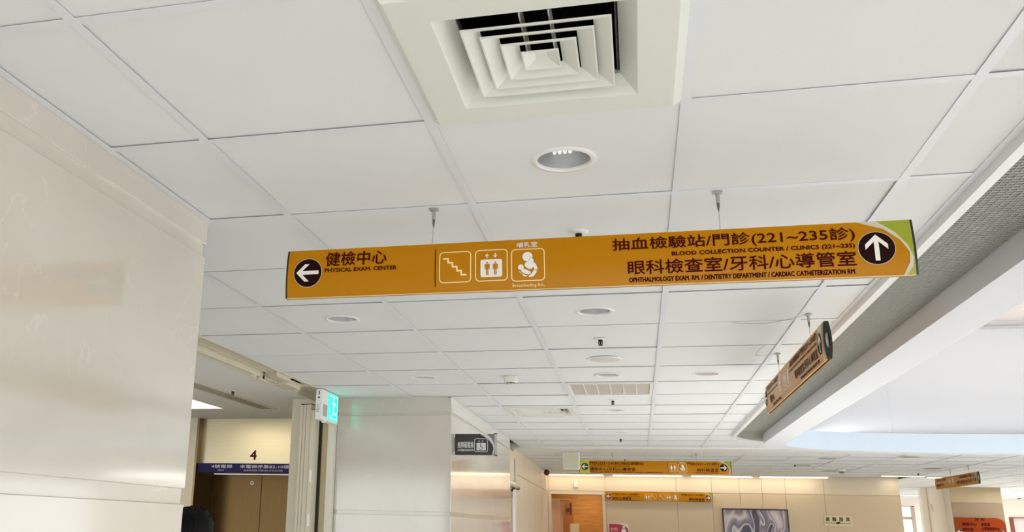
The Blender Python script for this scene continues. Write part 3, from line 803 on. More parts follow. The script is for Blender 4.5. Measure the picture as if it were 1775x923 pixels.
for k in range(20):
    a0, a1 = PI*1.0 + k*PI*1.35/20, PI*1.0 + (k+1)*PI*1.35/20; c_ = (.198, .053)
    wc.append([(c_[0]+.015*math.cos(a0), c_[1]+.015*math.sin(a0)), (c_[0]+.015*math.cos(a1), c_[1]+.015*math.sin(a1)), (c_[0]+.012*math.cos(a1), c_[1]+.012*math.sin(a1)), (c_[0]+.012*math.cos(a0), c_[1]+.012*math.sin(a0))])
wc += [circ(.197, .083, .004, 10), [(.195,.058),(.199,.058),(.199,.078),(.195,.078)], [(.197,.056),(.211,.056),(.211,.059),(.197,.059)], [(.209,.057),(.212,.059),(.218,.047),(.215,.045)], [(.199,.067),(.209,.067),(.209,.070),(.199,.070)]]
polys(F, wc, black_m, 'wheelchair_icon', .0011)
o = [(.245,.158),(.285,.118),(.303,.075),(.304,.054),(.296,.0)]; i = [(.195,.158),(.255,.120),(.288,.080),(.297,.050),(.286,.0)]
polys(F, [o[:4] + [(.304,.158)]], mat('mid_grey_board', (118, 118, 112), .45), 'grey_corner', .0005)
polys(F, [[o[k], o[k+1], i[k+1], i[k]] for k in range(4)], pg, 'pale_arc', .0007)

# ------------------------------------------------------------------ exit sign
ex = thing('exit_sign', 'glowing green running-man exit box at the edge of the lift lobby', 'exit sign', (-1.18, 4.48, 2.42))
obj('housing', B(-1.205, -1.155, 4.30, 4.67, 2.325, 2.547, bev=.003), white_m, ex)
obj('lit_face', B(-1.156, -1.150, 4.440, 4.662, 2.340, 2.535, bev=.002), exit_g, ex)
obj('speaker_mesh', B(-1.156, -1.1535, 4.325, 4.42, 2.355, 2.44), mat('speaker_grey', (176, 176, 174), .7), ex)
obj('lens', tube(NB(), [(-1.17, 4.40, 2.325), (-1.17, 4.40, 2.312)], .016, 14), white_m, ex)
F = Face((-1.150, 4.662, 2.340), (0,-1,0), (1,0,0), parent=ex)
run = [circ(.118, .160, .017, 14), [(.085,.145),(.118,.138),(.130,.095),(.100,.080)], [(.125,.085),(.105,.070),(.125,.04),(.150,.012),(.165,.02),(.138,.05)], [(.100,.095),(.120,.080),(.085,.045),(.045,.045),(.045,.060),(.080,.065)],
       [(.085,.145),(.095,.125),(.060,.110),(.050,.120)], [(.118,.138),(.125,.120),(.158,.120),(.160,.132),(.135,.134)]]
polys(F, run, exit_w, 'running_figure', .001)
polys(F, frame_polys(.020, .010, .200, .186, .004, .010), exit_w, 'door_outline', .0008)
Fe = Face((-1.205, 4.30, 2.325), (1,0,0), (0,-1,0), parent=ex)
polys(Fe, [[(.020,.180),(.028,.180),(.028,.208),(.020,.208)]], black_m, 'indicator_slot')
polys(Fe, [circ(.024, .160, .008, 12)], black_m, 'indicator_hole')
polys(Fe, [circ(.024, .138, .003, 8), circ(.036, .112, .003, 8)], black_m, 'test_button')
for k in range(5): polys(Fe, [[(.008,.055+.012*k),(.030,.055+.012*k),(.030,.060+.012*k),(.008,.060+.012*k)]], mat('spec_grey_ink', (150, 150, 146), .6), 'spec_print')

# ------------------------------------------------------------------ sliding fire screen track and folded leaves
tr = thing('folding_screen_track', 'beige stepped ceiling track along the lift lobby opening', 'track', (-1.28, 2.7, H))
prof = [(-1.215,H),(-1.215,2.562),(-1.240,2.562),(-1.240,2.548),(-1.252,2.548),(-1.252,2.560),(-1.275,2.560),(-1.275,2.545),(-1.290,2.545),(-1.290,2.556),(-1.312,2.556),(-1.312,2.513),(-1.345,2.513),(-1.345,2.60)]
obj('track_rail', loft(NB(), prof, .62, 4.2), beige_m, tr)
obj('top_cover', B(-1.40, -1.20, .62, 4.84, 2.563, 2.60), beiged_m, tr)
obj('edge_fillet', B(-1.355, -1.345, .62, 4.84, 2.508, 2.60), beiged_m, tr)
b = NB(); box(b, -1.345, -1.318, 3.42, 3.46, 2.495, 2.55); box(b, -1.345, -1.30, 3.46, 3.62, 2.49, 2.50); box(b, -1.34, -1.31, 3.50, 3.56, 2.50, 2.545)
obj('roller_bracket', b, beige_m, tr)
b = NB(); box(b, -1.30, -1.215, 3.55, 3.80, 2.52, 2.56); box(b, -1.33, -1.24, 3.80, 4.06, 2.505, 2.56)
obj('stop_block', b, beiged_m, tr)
obj('roller', lathe(NB(), [(.012, 0), (.012, .02)], (-1.325, 3.55, 2.515), 12, Vector((1,0,0))), black_m, tr)
fd = thing('folded_fire_screen', 'tall folded beige screen leaves standing at the lobby jamb', 'folding screen', (-1.36, 4.7, 0))
b = NB()
for k, (xa, xb) in enumerate(((-1.470, -1.445), (-1.440, -1.415), (-1.410, -1.372))): box(b, xa, xb, 4.70-.012*k, 4.80, .02, 2.485, bev=.003)
obj('screen_leaf', b, beige_m, fd)
obj('leaf_cap', B(-1.466, -1.376, 4.70, 4.79, 2.485, 2.492), black_m, fd)
obj('screen_leaf', B(-1.368, -1.335, 4.66, 4.80, .02, 2.44, bev=.003), beige_m, fd)
obj('gap_shade_block', B(-1.335, -1.312, 4.775, 4.80, .02, 2.50), black_m, fd)  # black strip in place of the shade between leaf and jamb
for z in (1.94, 1.62, 1.2): obj('latch_plate', B(-1.352, -1.338, 4.650, 4.662, z-.045, z+.045), white_m, fd)
jm = setting('trim_2', (-1.25, 4.83, 0), 'beige jamb board with light trim')
obj('jamb_board', B(-1.315, -1.262, 4.79, 4.86, 0, H+.001), mat('jamb_tan', (206, 190, 146), .5), jm)
obj('jamb_edge', B(-1.262, -1.212, 4.775, 4.86, 0, H-.0015), mat('jamb_white', (230, 226, 212), .4), jm)
obj('jamb_core', B(-1.60, -1.213, 4.862, YE-.001, 0, 2.7), beige_m, jm)

# ------------------------------------------------------------------ back wall with toilet doorway
bw = setting('wall_back', (2.3, 14.9, 0), 'cream panel back wall')
YB = 14.87
bm = B(-1.2, -.47, YB+.012, YB+.15, 0, 2.7); box(bm, -.47, .455, YB+.012, YB+.15, 2.2, 2.7); box(bm, .455, 5.215, YB+.012, YB+.15, 0, 2.7)
box(bm, 5.2, 5.23, YB+.013, YB+3, 0, 2.7)
obj('wall_core', bm, wallw_m, bw)
sx = [-.72, -.504, .499, 1.706, 2.288, 2.74, 3.102, 3.469, 4.074, 5.23]
for a, c in zip(sx, sx[1:]):
    obj('wall_panel', B(a+.003, c-.003, YB, YB+.012, 2.264, H+.02, bev=.002), wallw_m, bw)
    if a == -.504:
        continue
    obj('wall_panel', B(a+.003, c-.003, YB, YB+.012, 0, 2.256, bev=.002), mat('tan_wall_board', (213, 192, 158), 0.45, spec=0.4), bw)
df = setting('door_2', (0, YB, 0), 'doorway into the timber-lined toilet lobby')
bm = B(-.504, -.456, YB-.012, YB+.15, 0, 2.255); box(bm, .443, .497, YB-.012, YB+.15, 0, 2.255); box(bm, -.456, .443, YB-.012, YB+.15, 2.2, 2.255)
obj('door_frame', bm, wallw_m, df)
obj('timber_panel', B(-1.0, 1.2, 17.0, 17.05, 1.97, 2.6), wood_m, df)
obj('timber_panel', B(-1.0, 1.2, 17.0, 17.05, 0, 1.9695), wood_m, df)
obj('timber_panel', B(.46, .50, YB+.15, 17.0, 0, 2.6), wood_m, df)
obj('timber_panel', B(-1.05, -1.0, YB+.15, 17.0, 0, 2.6), wood_m, df)
obj('lobby_ceiling', B(-1.05, 1.2, YB+.15, 17.2, 2.5, 2.55), plaster_m, df)
obj('rear_core', B(-1.2, 1.4, 17.055, 17.2, 0, 2.7), wallw_m, df)
dl = thing('timber_door', 'reddish timber door ajar inside the toilet doorway', 'door', (-.36, 15.5, 0))
b = NB(); prism(b, [(-.456, 15.02), (-.31, 15.05), (-.31, 15.09), (-.456, 15.06)], 0, 2.10); obj('door_leaf', b, pink_m, dl)
b = NB(); prism(b, [(-.31, 15.06), (-.275, 15.06), (-.12, 15.72), (-.155, 15.73)], 0, 2.09); obj('door_leaf', b, pink_m, dl)
b = NB(); prism(b, [(-.456, 15.0), (-.30, 15.0), (-.10, 15.75), (-.13, 15.78), (-.456, 15.4)], 2.10, 2.13); obj('door_head', b, mat('pale_wood_head', (214, 180, 120), .5), dl)
b = NB(); box(b, -.21, -.17, 15.3, 15.42, 1.90, 1.97); box(b, -.165, -.13, 15.36, 15.40, 1.85, 2.06); obj('hinge_closer', b, mat('bronze_closer', (120, 70, 36), .4, .5), dl)
tag(obj('hand_dryer', B(-.15, .02, 15.0, 15.12, 1.35, 1.70, bev=.02), mat('cream_plastic', (226, 196, 150), .4)), 'cream rounded box inside the timber toilet doorway', 'hand dryer')
# wall-wash battens
for k, (xa, xb) in enumerate(((-.66, .50), (.62, 1.82), (1.94, 2.95), (3.05, 4.15))):
    t = thing('wall_wash_batten', ['lit tube batten on the back wall above the timber doorway', 'lit tube batten above the left half of the orange wall sign', 'lit tube batten above the right half of the orange wall sign', 'lit tube batten right of the far hanging sign, above the painting'][k], 'light', ((xa+xb)/2, 14.76, H), 'battens washing the back wall')
    obj('batten_body', B(xa, xb, 14.66, 14.74, 2.535, 2.549), white_m, t)
    obj('tube', tube(NB(), [(xa+.03, 14.715, 2.527), (xb-.03, 14.715, 2.527)], .008), glass_tube, t)
    obj('tube_holder', B(xa, xa+.03, 14.69, 14.735, 2.517, 2.536), white_m, t); obj('tube_holder', B(xb-.03, xb, 14.69, 14.735, 2.517, 2.536), white_m, t)
# small wall items
tag(obj('wall_chime', B(-.045, .02, 14.83, 14.87, 2.32, 2.43, bev=.008), abs_m), 'small white upright box on the wall above the timber doorway', 'wall device')
al = thing('alarm_light', 'dark red round alarm lamp at the corner of corridor and back wall', 'alarm light', (-.45, 13.4, 2.5))
obj('lamp_dome', lathe(NB(), [(.0, -.05), (.030, -.046), (.046, -.025), (.050, 0), (.044, .025), (.026, .040), (0, .044)], (-.385, 13.4, 2.49), 24, Vector((0,-1,0)), cap=False), mat('dark_red_lens', (84, 8, 10), .25), al, smooth=True)
obj('lamp_base', lathe(NB(), [(.045, 0), (.045, .03)], (-.385, 13.44, 2.49), 20, Vector((0,1,0))), white_m, al)
obj('mount_arm', tube(NB(), [(-.49, 13.43, 2.545), (-.385, 13.45, 2.53)], .012), white_m, al)
ws = thing('toilet_sign', 'crimson women\'s toilet sign with white figure below the orange wall sign', 'sign', (.70, 14.86, 1.55))
obj('backing_plate', B(.525, .875, 14.855, 14.87, 1.32, 1.72), mat('pale_plate', (226, 218, 200), .4), ws)
b = NB(); pts = [(.545,1.34),(.865,1.34),(.865,1.60)] + [(.865-.20*(1-math.cos(a)), 1.60+.108*math.sin(a)) for a in [PI/2*k/8 for k in range(1, 9)]] + [(.545,1.708)]
lo = [b.verts.new((x, 14.847, z)) for x, z in pts]; hi = [b.verts.new((x, 14.855, z)) for x, z in pts]
b.faces.new(lo); b.faces.new(hi)
for k in range(len(pts)): b.faces.new((lo[k], lo[(k+1)%len(pts)], hi[(k+1)%len(pts)], hi[k]))
obj('red_panel', b, crim_m, ws)
F = Face((.545, 14.847, 1.34), (1,0,0), (0,-1,0), parent=ws)
text(F, '女廁', (.02, .255, .14, .310), mat('pink_ink', (240, 170, 180), .5), bold=.02)
text(F, 'WOMEN', (.02, .205, .17, .235), MATS['pink_ink'], bold=.02)
polys(F, person_polys(.245, .06, .28, True), ink_w, 'woman_icon', .001)
fs = thing('equipment_sign', 'small cream notice with dark characters right of the painting', 'sign', (4.25, 14.86, 1.84))
obj('plate', B(4.03, 4.46, 14.855, 14.87, 1.755, 1.925, bev=.002), mat('cream_plate', (222, 206, 166), .4), fs)
F = Face((4.03, 14.855, 1.755), (1,0,0), (0,-1,0), parent=fs)
ink_k = mat('black_ink', (40, 26, 16), .5)
for k, ch in enumerate('避難器具'): text(F, ch, (.025+.103*k, .08, .085+.103*k, .145), ink_k, bold=.03)
text(F, 'Fire Escape Equipment', (.02, .035, .41, .062), ink_k, bold=.02)
polys(F, [[(.17,.055),(.23,.078),(.245,.055),(.205,.030)]], ink_k, 'black_mark', .0012)

# painting
pt = thing('framed_painting', 'dark framed swirling grey violet abstract painting on the back wall', 'painting', (2.95, 14.85, 1.5))
px0, px1, pz0, pz1 = 2.43, 3.48, 1.25, 2.010
bm = B(px0, px1, 14.82, 14.868, pz1-.022, pz1); box(bm, px0, px1, 14.82, 14.868, pz0, pz0+.022); box(bm, px0, px0+.022, 14.82, 14.868, pz0+.022, pz1-.022); box(bm, px1-.022, px1, 14.82, 14.868, pz0+.022, pz1-.022)
obj('frame', bm, mat('dark_plum_frame', (40, 14, 22), .35), pt)
bm = B(px0-.018, px1+.018, 14.855, 14.869, pz0-.018, pz1+.018); obj('outer_mat', bm, mat('outer_cream', (232, 206, 184), .5), pt)
pm = mat('fluid_abstract', (120, 110, 130), .3)
N, L, b_ = nodes(pm); tc = N.new('ShaderNodeTexCoord'); mp = N.new('ShaderNodeMapping'); mp.inputs['Rotation'].default_value = (0, .75, 0); mp.inputs['Scale'].default_value = (1.1, 1, .55)
n1 = N.new('ShaderNodeTexNoise'); n1.inputs['Scale'].default_value = 1.5; n1.inputs['Detail'].default_value = 1.2; n1.inputs['Distortion'].default_value = 1.8
L.new(tc.outputs['Object'], mp.inputs[0]); L.new(mp.outputs[0], n1.inputs[0])
r = N.new('ShaderNodeValToRGB'); els = r.color_ramp.elements
els[0].position = .30; els[0].color = (*lin((52, 50, 66)), 1); els[1].position = .72; els[1].color = (*lin((214, 200, 196)), 1)
for p_, c_ in ((.40, (66, 62, 80)), (.45, (58, 56, 76)), (.465, (214, 206, 208)), (.48, (96, 90, 108)), (.53, (150, 138, 152)), (.56, (212, 200, 194)), (.60, (140, 112, 124)), (.64, (186, 172, 176))):
    e_ = els.new(p_); e_.color = (*lin(c_), 1)
L.new(n1.outputs[0], r.inputs[0]); L.new(r.outputs[0], b_.inputs['Base Color'])
obj('canvas', B(px0+.022, px1-.022, 14.835, 14.855, pz0+.022, pz1-.022), pm, pt)
obj('hook', tube(NB(), [(3.08, 14.86, 2.02), (3.08, 14.86, 2.06)], .004, 6), metal_m, pt)

# ------------------------------------------------------------------ far hall on the right
fw = setting('wall_far', (9, 24, 0), 'pale far wall')
bm = B(5.2, 6.85, 24, 24.2, 0, 2.7); box(bm, 7.77, 15, 24, 24.2, 2.15, 2.7); box(bm, 6.85, 7.77, 24, 24.2, 2.37, 2.7); box(bm, 7.77, 9.85, 24, 24.2, 0, 2.15); box(bm, 11.6, 15, 24, 24.2, 0, 2.15)
obj('wall_core', bm, screed_m, fw)
wn = setting('window_1', (7.3, 24, 1.8), 'bright far window with a transom bar')
bm = B(6.85, 7.77, 24.02, 24.10, 2.045, 2.115); box(bm, 7.70, 7.77, 23.98, 24.10, .9, 2.37); box(bm, 6.85, 6.92, 23.98, 24.10, .9, 2.37); box(bm, 6.85, 7.77, 23.98, 24.1, 2.355, 2.37)
obj('window_frame', bm, mat('tan_window_frame', (178, 158, 138), .5), wn)
obj('pane', B(6.92, 7.70, 24.06, 24.07, 2.115, 2.355), win_m, wn); obj('pane', B(6.92, 7.70, 24.06, 24.07, .9, 2.045), win_m, wn)
obj('sill', B(6.85, 7.77, 24.0, 24.2, 0, .9), screed_m, wn)
for k in range(9): obj('blind_slat', B(6.95, 7.68, 24.03, 24.05, 1.99-.07*k, 1.996-.07*k), mat('slat_grey', (190, 200, 206), .5), wn)
dc = setting('wall_pillar', (7.3, 18, 0), 'beige pillar')
obj('pillar_core', B(6.79, 7.645, 17.72, 18.6, 0, 2.7), marble_m, dc)
obj('marble_panel', B(6.79, 7.65, 17.70, 17.72, 2.27, H+.01, bev=.003), mat('pillar_beige', (166, 146, 108), .3), dc)
obj('marble_panel', B(6.79, 7.65, 17.70, 17.72, 1.3, 2.262, bev=.003), mat('pillar_tan', (136, 113, 84), .3), dc)
bm = B(6.44, 6.55, 18.3, 18.45, 0, 2.56); box(bm, 6.555, 6.79, 18.1, 18.45, 0, 2.56)
obj('white_return', bm, mat('cream_white_return', (244, 234, 218), .4), dc)
obj('joint_strip', B(6.535, 6.57, 18.06, 18.1, 2.1, 2.24), beige_m, dc)
ds = thing('directory_board', 'burnt orange directory board on the beige pillar at far right', 'directory board', (7.2, 17.7, 1.6))
pts = [(6.79,1.35),(7.635,1.35),(7.635,1.86)] + [(7.635-.17*(1-math.cos(a)), 1.86+.135*math.sin(a)) for a in [PI/2*k/8 for k in range(1, 9)]] + [(6.79,1.995)]
b = NB(); lo = [b.verts.new((x, 17.65, z)) for x, z in pts]; hi = [b.verts.new((x, 17.69, z)) for x, z in pts]
b.faces.new(lo); b.faces.new(hi)
for k in range(len(pts)): b.faces.new((lo[k], lo[(k+1)%len(pts)], hi[(k+1)%len(pts)], hi[k]))
obj('board', b, ora2_m, ds)
F = Face((6.79, 17.65, 1.995), (1,0,0), (0,-1,0), parent=ds)
text(F, '牙 科', (.345, -.058, .505, -.008), maroon_m, bold=.055)
text(F, '健檢中心', (.118, -.148, .356, -.090), maroon_m, bold=.055); text(F, '檢查室', (.433, -.148, .582, -.090), maroon_m, bold=.055)
text(F, '眼科室', (.116, -.243, .293, -.188), maroon_m, bold=.055); text(F, '心導管檢查中心', (.436, -.225, .733, -.165), maroon_m, bold=.055)
disc_arrow(F, .060, -.262, .046, PI); disc_arrow(F, .771, -.262, .046, 0)
fdn = setting('door_3', (9.9, 24, 0), 'far doorway with a red-brown frame')
bm = B(9.85, 9.93, 23.96, 24.1, 0, 2.15); box(bm, 9.93, 11.6, 23.96, 24.1, 2.13, 2.15)
obj('door_frame', bm, mat('red_brown_frame', (130, 62, 40), .5), fdn)
obj('door_leaf', B(9.93, 11.6, 24.04, 24.1, 0, 2.13), mat('pale_door', (226, 214, 208), .5), fdn)
tag(obj('yellow_post', B(8.02, 8.16, 19.6, 19.75, 0, 1.93, bev=.01), mat('yellow_post', (240, 208, 110), .5)), 'yellow upright strip right of the orange directory board', 'post')
tag(obj('white_post', B(7.90, 8.17, 19.8, 20.2, 0, 2.55, bev=.01), white_m), 'white post just right of the beige pillar', 'pillar')
for k, (x, y) in enumerate(((5.88, 14.55), (5.14, 14.25), (8.9, 16.5), (9.4, 20.5), (7.0, 21.5))):
    t = thing('linear_ceiling_light', ['thin lit ceiling strip above the distant orange sign', 'thin lit ceiling strip at the right end of the cream back wall', 'thin lit ceiling strip right of the beige pillar, nearer one', 'thin lit ceiling strip right of the beige pillar, farther one', 'thin lit ceiling strip near the far window'][k], 'ceiling light', (x, y, H), 'lit strips on the far ceiling')
    obj('strip_body', B(x-.32, x+.32, y-.06, y+.06, H-.012, H-.001), white_m, t); obj('strip_diffuser', B(x-.30, x+.30, y-.045, y+.045, H-.016, H-.012), glass_tube, t)
dkv = mat('vent_brown', (136, 120, 100), .7)
for k, (x, y) in enumerate(((3.33, 12.05), (3.90, 13.25), (5.10, 12.52), (3.42, 10.75), (4.3, 10.45))):
    t = thing('slot_vent', ['small dark slot vent on the far ceiling above the painting', 'small dark slot vent on the far ceiling beside the smoke detector', 'small dark slot vent on the far ceiling nearest the distant orange sign', 'small dark slot vent just past the tip of the coffer, left one', 'small dark slot vent just past the tip of the coffer, right one'][k], 'air vent', (x, y, H), 'slot vents on the far ceiling')
    obj('vent_frame', B(x-.10, x+.10, y-.055, y+.055, H-.006, H-.001), beige_m, t); obj('vent_slot', B(x-.085, x+.085, y-.035, y+.035, H-.0075, H-.006), dkv, t)
for k, (x, y, lab) in enumerate(((3.985, 12.85, 'white smoke detector on the far ceiling above the small cream notice'), (6.75, 19.0, 'small white ceiling camera beyond the left side of the beige pillar'), (9.3, 21.6, 'small white ceiling camera beyond the right side of the beige pillar'))):
    t = thing('ceiling_detector', lab, 'detector', (x, y, H))
    obj('detector_base', lathe(NB(), [(.055, 0), (.055, -.02), (.05, -.03)], (x, y, H-.0005), 20), white_m, t); obj('detector_dome', lathe(NB(), [(.04, -.03), (.036, -.05), (.02, -.06)], (x, y, H-.0005), 20), mat('smoked_grey', (120, 116, 110), .3), t)

# ------------------------------------------------------------------ ceiling fixtures
def downlight(x, y, label, glass=False):
    t = thing('recessed_downlight', label, 'downlight', (x, y, H), 'recessed round downlights')
    z = TZ0
    obj('trim_ring', lathe(NB(), [(.0705, .004), (.0705, -.002), (.074, -.0045), (.0845, -.004), (.0885, -.001), (.0885, .0002), (.0705, .004)], (x, y, z), 40, cap=False), white_m, t, smooth=True)
    obj('reflector', lathe(NB(), [(.0708, .002), (.068, .02), (.062, .05), (.052, .09), (.04, .12), (.0, .122)], (x, y, z), 40, cap=False), refl_m, t, smooth=True)
    if glass: obj('glass_disc', lathe(NB(), [(.0, .003), (.070, .003), (.070, .0005), (0, .0005)], (x, y, z), 32, cap=False), pinkgl_m, t)
    else:
        lamp = obj('lamp', tube(NB(), [(x+.058, y+.005, z+.052), (x+.030, y+.005, z+.048)], .016, 14), white_m, t)
        pts = []
        for k in range(4*18+1):
            a = 2*PI*k/18; pts.append((x+.028-.056*k/72, y+.005+.019*math.cos(a), z+.044+.019*math.sin(a)))
        obj('spiral_tube', tube(NB(), pts, .0050, 8), lampw_m, lamp, smooth=True)
    return t
downlight(.9, .3, 'nearest downlight with spiral lamp, below the square air diffuser')
downlight(.9, 2.1, 'downlight just behind the large orange sign, right of centre')
downlight(-.3, 2.1, 'downlight behind the left end of the large orange sign')
downlight(.9, 3.9, 'downlight directly before the return air grille')
downlight(1.5, 3.9, 'downlight with frosted pinkish glass right of the return grille', True)
downlight(-.3, 3.9, 'downlight nearest the glowing exit sign')
downlight(.9, 5.7, 'downlight beyond the return grille, second to last of the centre row')
downlight(.9, 7.5, 'farthest downlight of the centre row before the gypsum band')
# speaker
sp = thing('ceiling_speaker', 'flat round white ceiling speaker between sprinkler and downlight', 'speaker', (.9, 3.3, H))
obj('rim', lathe(NB(), [(.086, .002), (.088, -.004), (.098, -.006), (.102, -.002), (.102, .0005)], (.9, 3.33, TZ0), 40, cap=False), white_m, sp, smooth=True)
obj('mesh_cover', lathe(NB(), [(.0, -.009), (.04, -.0085), (.088, -.003), (.088, .0)], (.9, 3.33, TZ0), 40, cap=False), mat('speaker_cloth', (214, 211, 206), .8), sp, smooth=True)
# sprinklers
def sprinkler(x, y, label):
    t = thing('sprinkler_head', label, 'sprinkler', (x, y, H), 'ceiling sprinkler heads')
    z = TZ0
    obj('escutcheon', lathe(NB(), [(.033, 0), (.033, -.002), (.022, -.006), (.012, -.007), (.0, -.007)], (x, y, z), 24, cap=False), white_m, t, smooth=True)
    b = lathe(NB(), [(.012, -.006), (.011, -.014), (.006, -.018), (.005, -.026), (.0045, -.030)], (x, y, z), 12)
    for s in (-1, 1): tube(b, [(x+s*.009, y, z-.012), (x+s*.011, y, z-.024), (x+s*.003, y, z-.033)], .002, 6)
    obj('head_body', b, mat('bronze_dark', (44, 30, 28), .4, .6), t)
    obj('deflector', lathe(NB(), [(.013, -.033), (.013, -.035)], (x, y, z), 16), MATS['bronze_dark'], t)
sprinkler(.9, .93, 'nearest sprinkler head peeking above the large orange sign')
sprinkler(.9, 2.73, 'sprinkler head right behind the large orange sign, before the speaker')
sprinkler(.9, 5.08, 'sprinkler head just past the return grille')
sprinkler(.9, 8.17, 'farthest sprinkler head near the gypsum band')
sprinkler(-1.9, 4.37, 'sprinkler head in the lift lobby ceiling beside the linear slot')
sprinkler(3.2, 11.9, 'sprinkler head on the far ceiling past the coffer tip')
sprinkler(5.2, 13.6, 'sprinkler head left of the distant orange sign')
sprinkler(7.5, 15.0, 'sprinkler head on the far ceiling at right frame edge')
sprinkler(.9, 11.1, 'sprinkler head above the far hanging sign, beyond the gypsum band')
sd = thing('smoke_detector', 'white round smoke detector left of the return grille', 'detector', (.27, 3.93, H))
obj('base', lathe(NB(), [(.050, 0), (.050, -.012), (.048, -.014), (.046, -.036), (.040, -.042), (.0, -.042)], (.28, 3.90, TZ0), 28, cap=False), abs_m, sd, smooth=True)
obj('sensing_chamber', lathe(NB(), [(.026, -.040), (.026, -.050), (.0, -.050)], (.28, 3.90, TZ0), 24, cap=False), black_m, sd)
obj('chamber_cap', lathe(NB(), [(.028, -.050), (.026, -.057), (0, -.059)], (.28, 3.90, TZ0), 24, cap=False), abs_m, sd, smooth=True)
b = NB()
for k in range(6):
    a = PI*k/3 + .2; box(b, .28+.0265*math.cos(a)-.002, .28+.0265*math.cos(a)+.002, 3.90+.0265*math.sin(a)-.002, 3.90+.0265*math.sin(a)+.002, TZ0-.051, TZ0-.040)
obj('chamber_ribs', b, abs_m, sd)
# downlight in far hall
t = downlight(.9, 10.5, 'shallow round downlight beyond the gypsum band above the far sign')

# square four-way diffuser
def sqring(bm, prof, cx, cy):
    rows = [[bm.verts.new((cx+sx_*h, cy+sy_*h, z)) for sx_, sy_ in ((-1,-1),(1,-1),(1,1),(-1,1))] for h, z in prof]
    for A, Bq in zip(rows, rows[1:]):
        for i in range(4): bm.faces.new((A[i], A[(i+1)%4], Bq[(i+1)%4], Bq[i]))
    return bm
ad = thing('air_diffuser', 'square white four-way air diffuser with concentric louvres, nearest ceiling unit', 'air vent', (.9, -.3, H))
ax, ay, az = .9, -.3, 2.527
obj('outer_frame', sqring(NB(), [(.296, 2.558), (.288, 2.550), (.288, 2.5485), (.270, az+.001), (.268, az), (.192, az), (.190, az+.001), (.156, az+.036), (.156, 2.575)], ax, ay), abs_m, ad)
obj('duct_lining', sqring(NB(), [(.150, 2.57), (.19, 2.58), (.19, 2.78), (.0001, 2.78)], ax, ay), foil_m, ad)
for hh in (.1445, .111, .075):
    obj('louvre', sqring(NB(), [(hh, az+.0035), (hh, az), (hh-.0035, az), (hh-.0035-.031, az+.0165), (hh-.031, az+.0195), (hh, az+.0035)], ax, ay), abs_m, ad)
b = sqring(NB(), [(.0375, az+.0035), (.0375, az), (.0345, az), (.012, az+.012), (.0001, az+.013)], ax, ay); sqring(b, [(.0375, az+.0035), (.012, az+.015), (.0001, az+.016)], ax, ay)
obj('centre_cone', b, abs_m, ad)
b = NB()
for s in (-1, 1): box(b, ax+s*.028-.0015, ax+s*.028+.0015, ay-.152, ay+.152, az+.019, az+.060)
obj('cross_strut', b, abs_m, ad)
b = NB(); box(b, ax-.152, ax+.152, ay-.152, ay-.148, az+.03, az+.06); obj('neck_bar', b, abs_m, ad)
# return grille
rg = thing('return_air_grille', 'white framed return air grille with six perforated panels', 'air vent', (.9, 4.5, H))
gx0, gx1, gy0, gy1 = .614, 1.186, 4.214, 4.786
bm = B(gx0, gx1, gy0, gy0+.022, H-.004, H+.01); box(bm, gx0, gx1, gy1-.022, gy1, H-.004, H+.01); box(bm, gx0, gx0+.022, gy0+.022, gy1-.022, H-.004, H+.01); box(bm, gx1-.022, gx1, gy0+.022, gy1-.022, H-.004, H+.01)
obj('frame', bm, white_m, rg)
pw = (gx1-gx0-.044)/6
N, L, b_ = nodes(perf_m); tc = N.new('ShaderNodeTexCoord'); ch = N.new('ShaderNodeTexChecker'); ch.inputs['Scale'].default_value = 180
ch.inputs['Color1'].default_value = (*lin((206, 198, 186)), 1); ch.inputs['Color2'].default_value = (*lin((176, 168, 158)), 1)
L.new(tc.outputs['Object'], ch.inputs[0]); L.new(ch.outputs[0], b_.inputs['Base Color'])
for k in range(6):
    xa = gx0+.022+pw*k
    obj('perforated_panel', B(xa+.002, xa+pw-.002, gy0+.024, gy1-.024, H+.002, H+.006), perf_m, rg)
    if k: obj('divider', B(xa-.003, xa+.003, gy0+.022, gy1-.022, H-.002, H+.006), white_m, rg)
# second diffuser with deflector
d2 = thing('air_diffuser', 'far ceiling air diffuser with dented inner deflector, above the black sign', 'air vent', (.3, 5.7, H))
cx, cy = .3, 5.7
obj('outer_frame', sqring(NB(), [(.296, 2.555), (.286, 2.549), (.284, 2.542), (.240, 2.536), (.236, 2.538), (.20, 2.575), (.20, 2.62)], cx, cy), abs_m, d2)
obj('duct_box', sqring(NB(), [(.20, 2.60), (.20, 2.68), (.0001, 2.68)], cx, cy), mat('duct_brown', (120, 112, 96), .7), d2)
b = sqring(NB(), [(.165, 2.548), (.120, 2.575), (.0001, 2.578)], cx, cy); sqring(b, [(.165, 2.551), (.122, 2.580), (.0001, 2.583)], cx, cy)
obj('deflector', b, perf_m if 0 else abs_m, d2)
obj('inner_louvre', sqring(NB(), [(.205, 2.545), (.180, 2.570), (.176, 2.570), (.201, 2.543)], cx, cy), abs_m, d2)
b = NB()
for k in range(4):
    xx = cx + .0 + .045*k
    f_ = [b.verts.new(p) for p in ((xx, cy+.15, 2.545), (xx+.035, cy+.15, 2.545), (xx+.017, cy+.13, 2.575))]; b.faces.new(f_)
obj('straightening_vane', b, beige_m, d2)
obj('far_lip', B(cx-.19, cx+.17, cy+.238, cy+.284, 2.530, 2.535), white_m, d2)

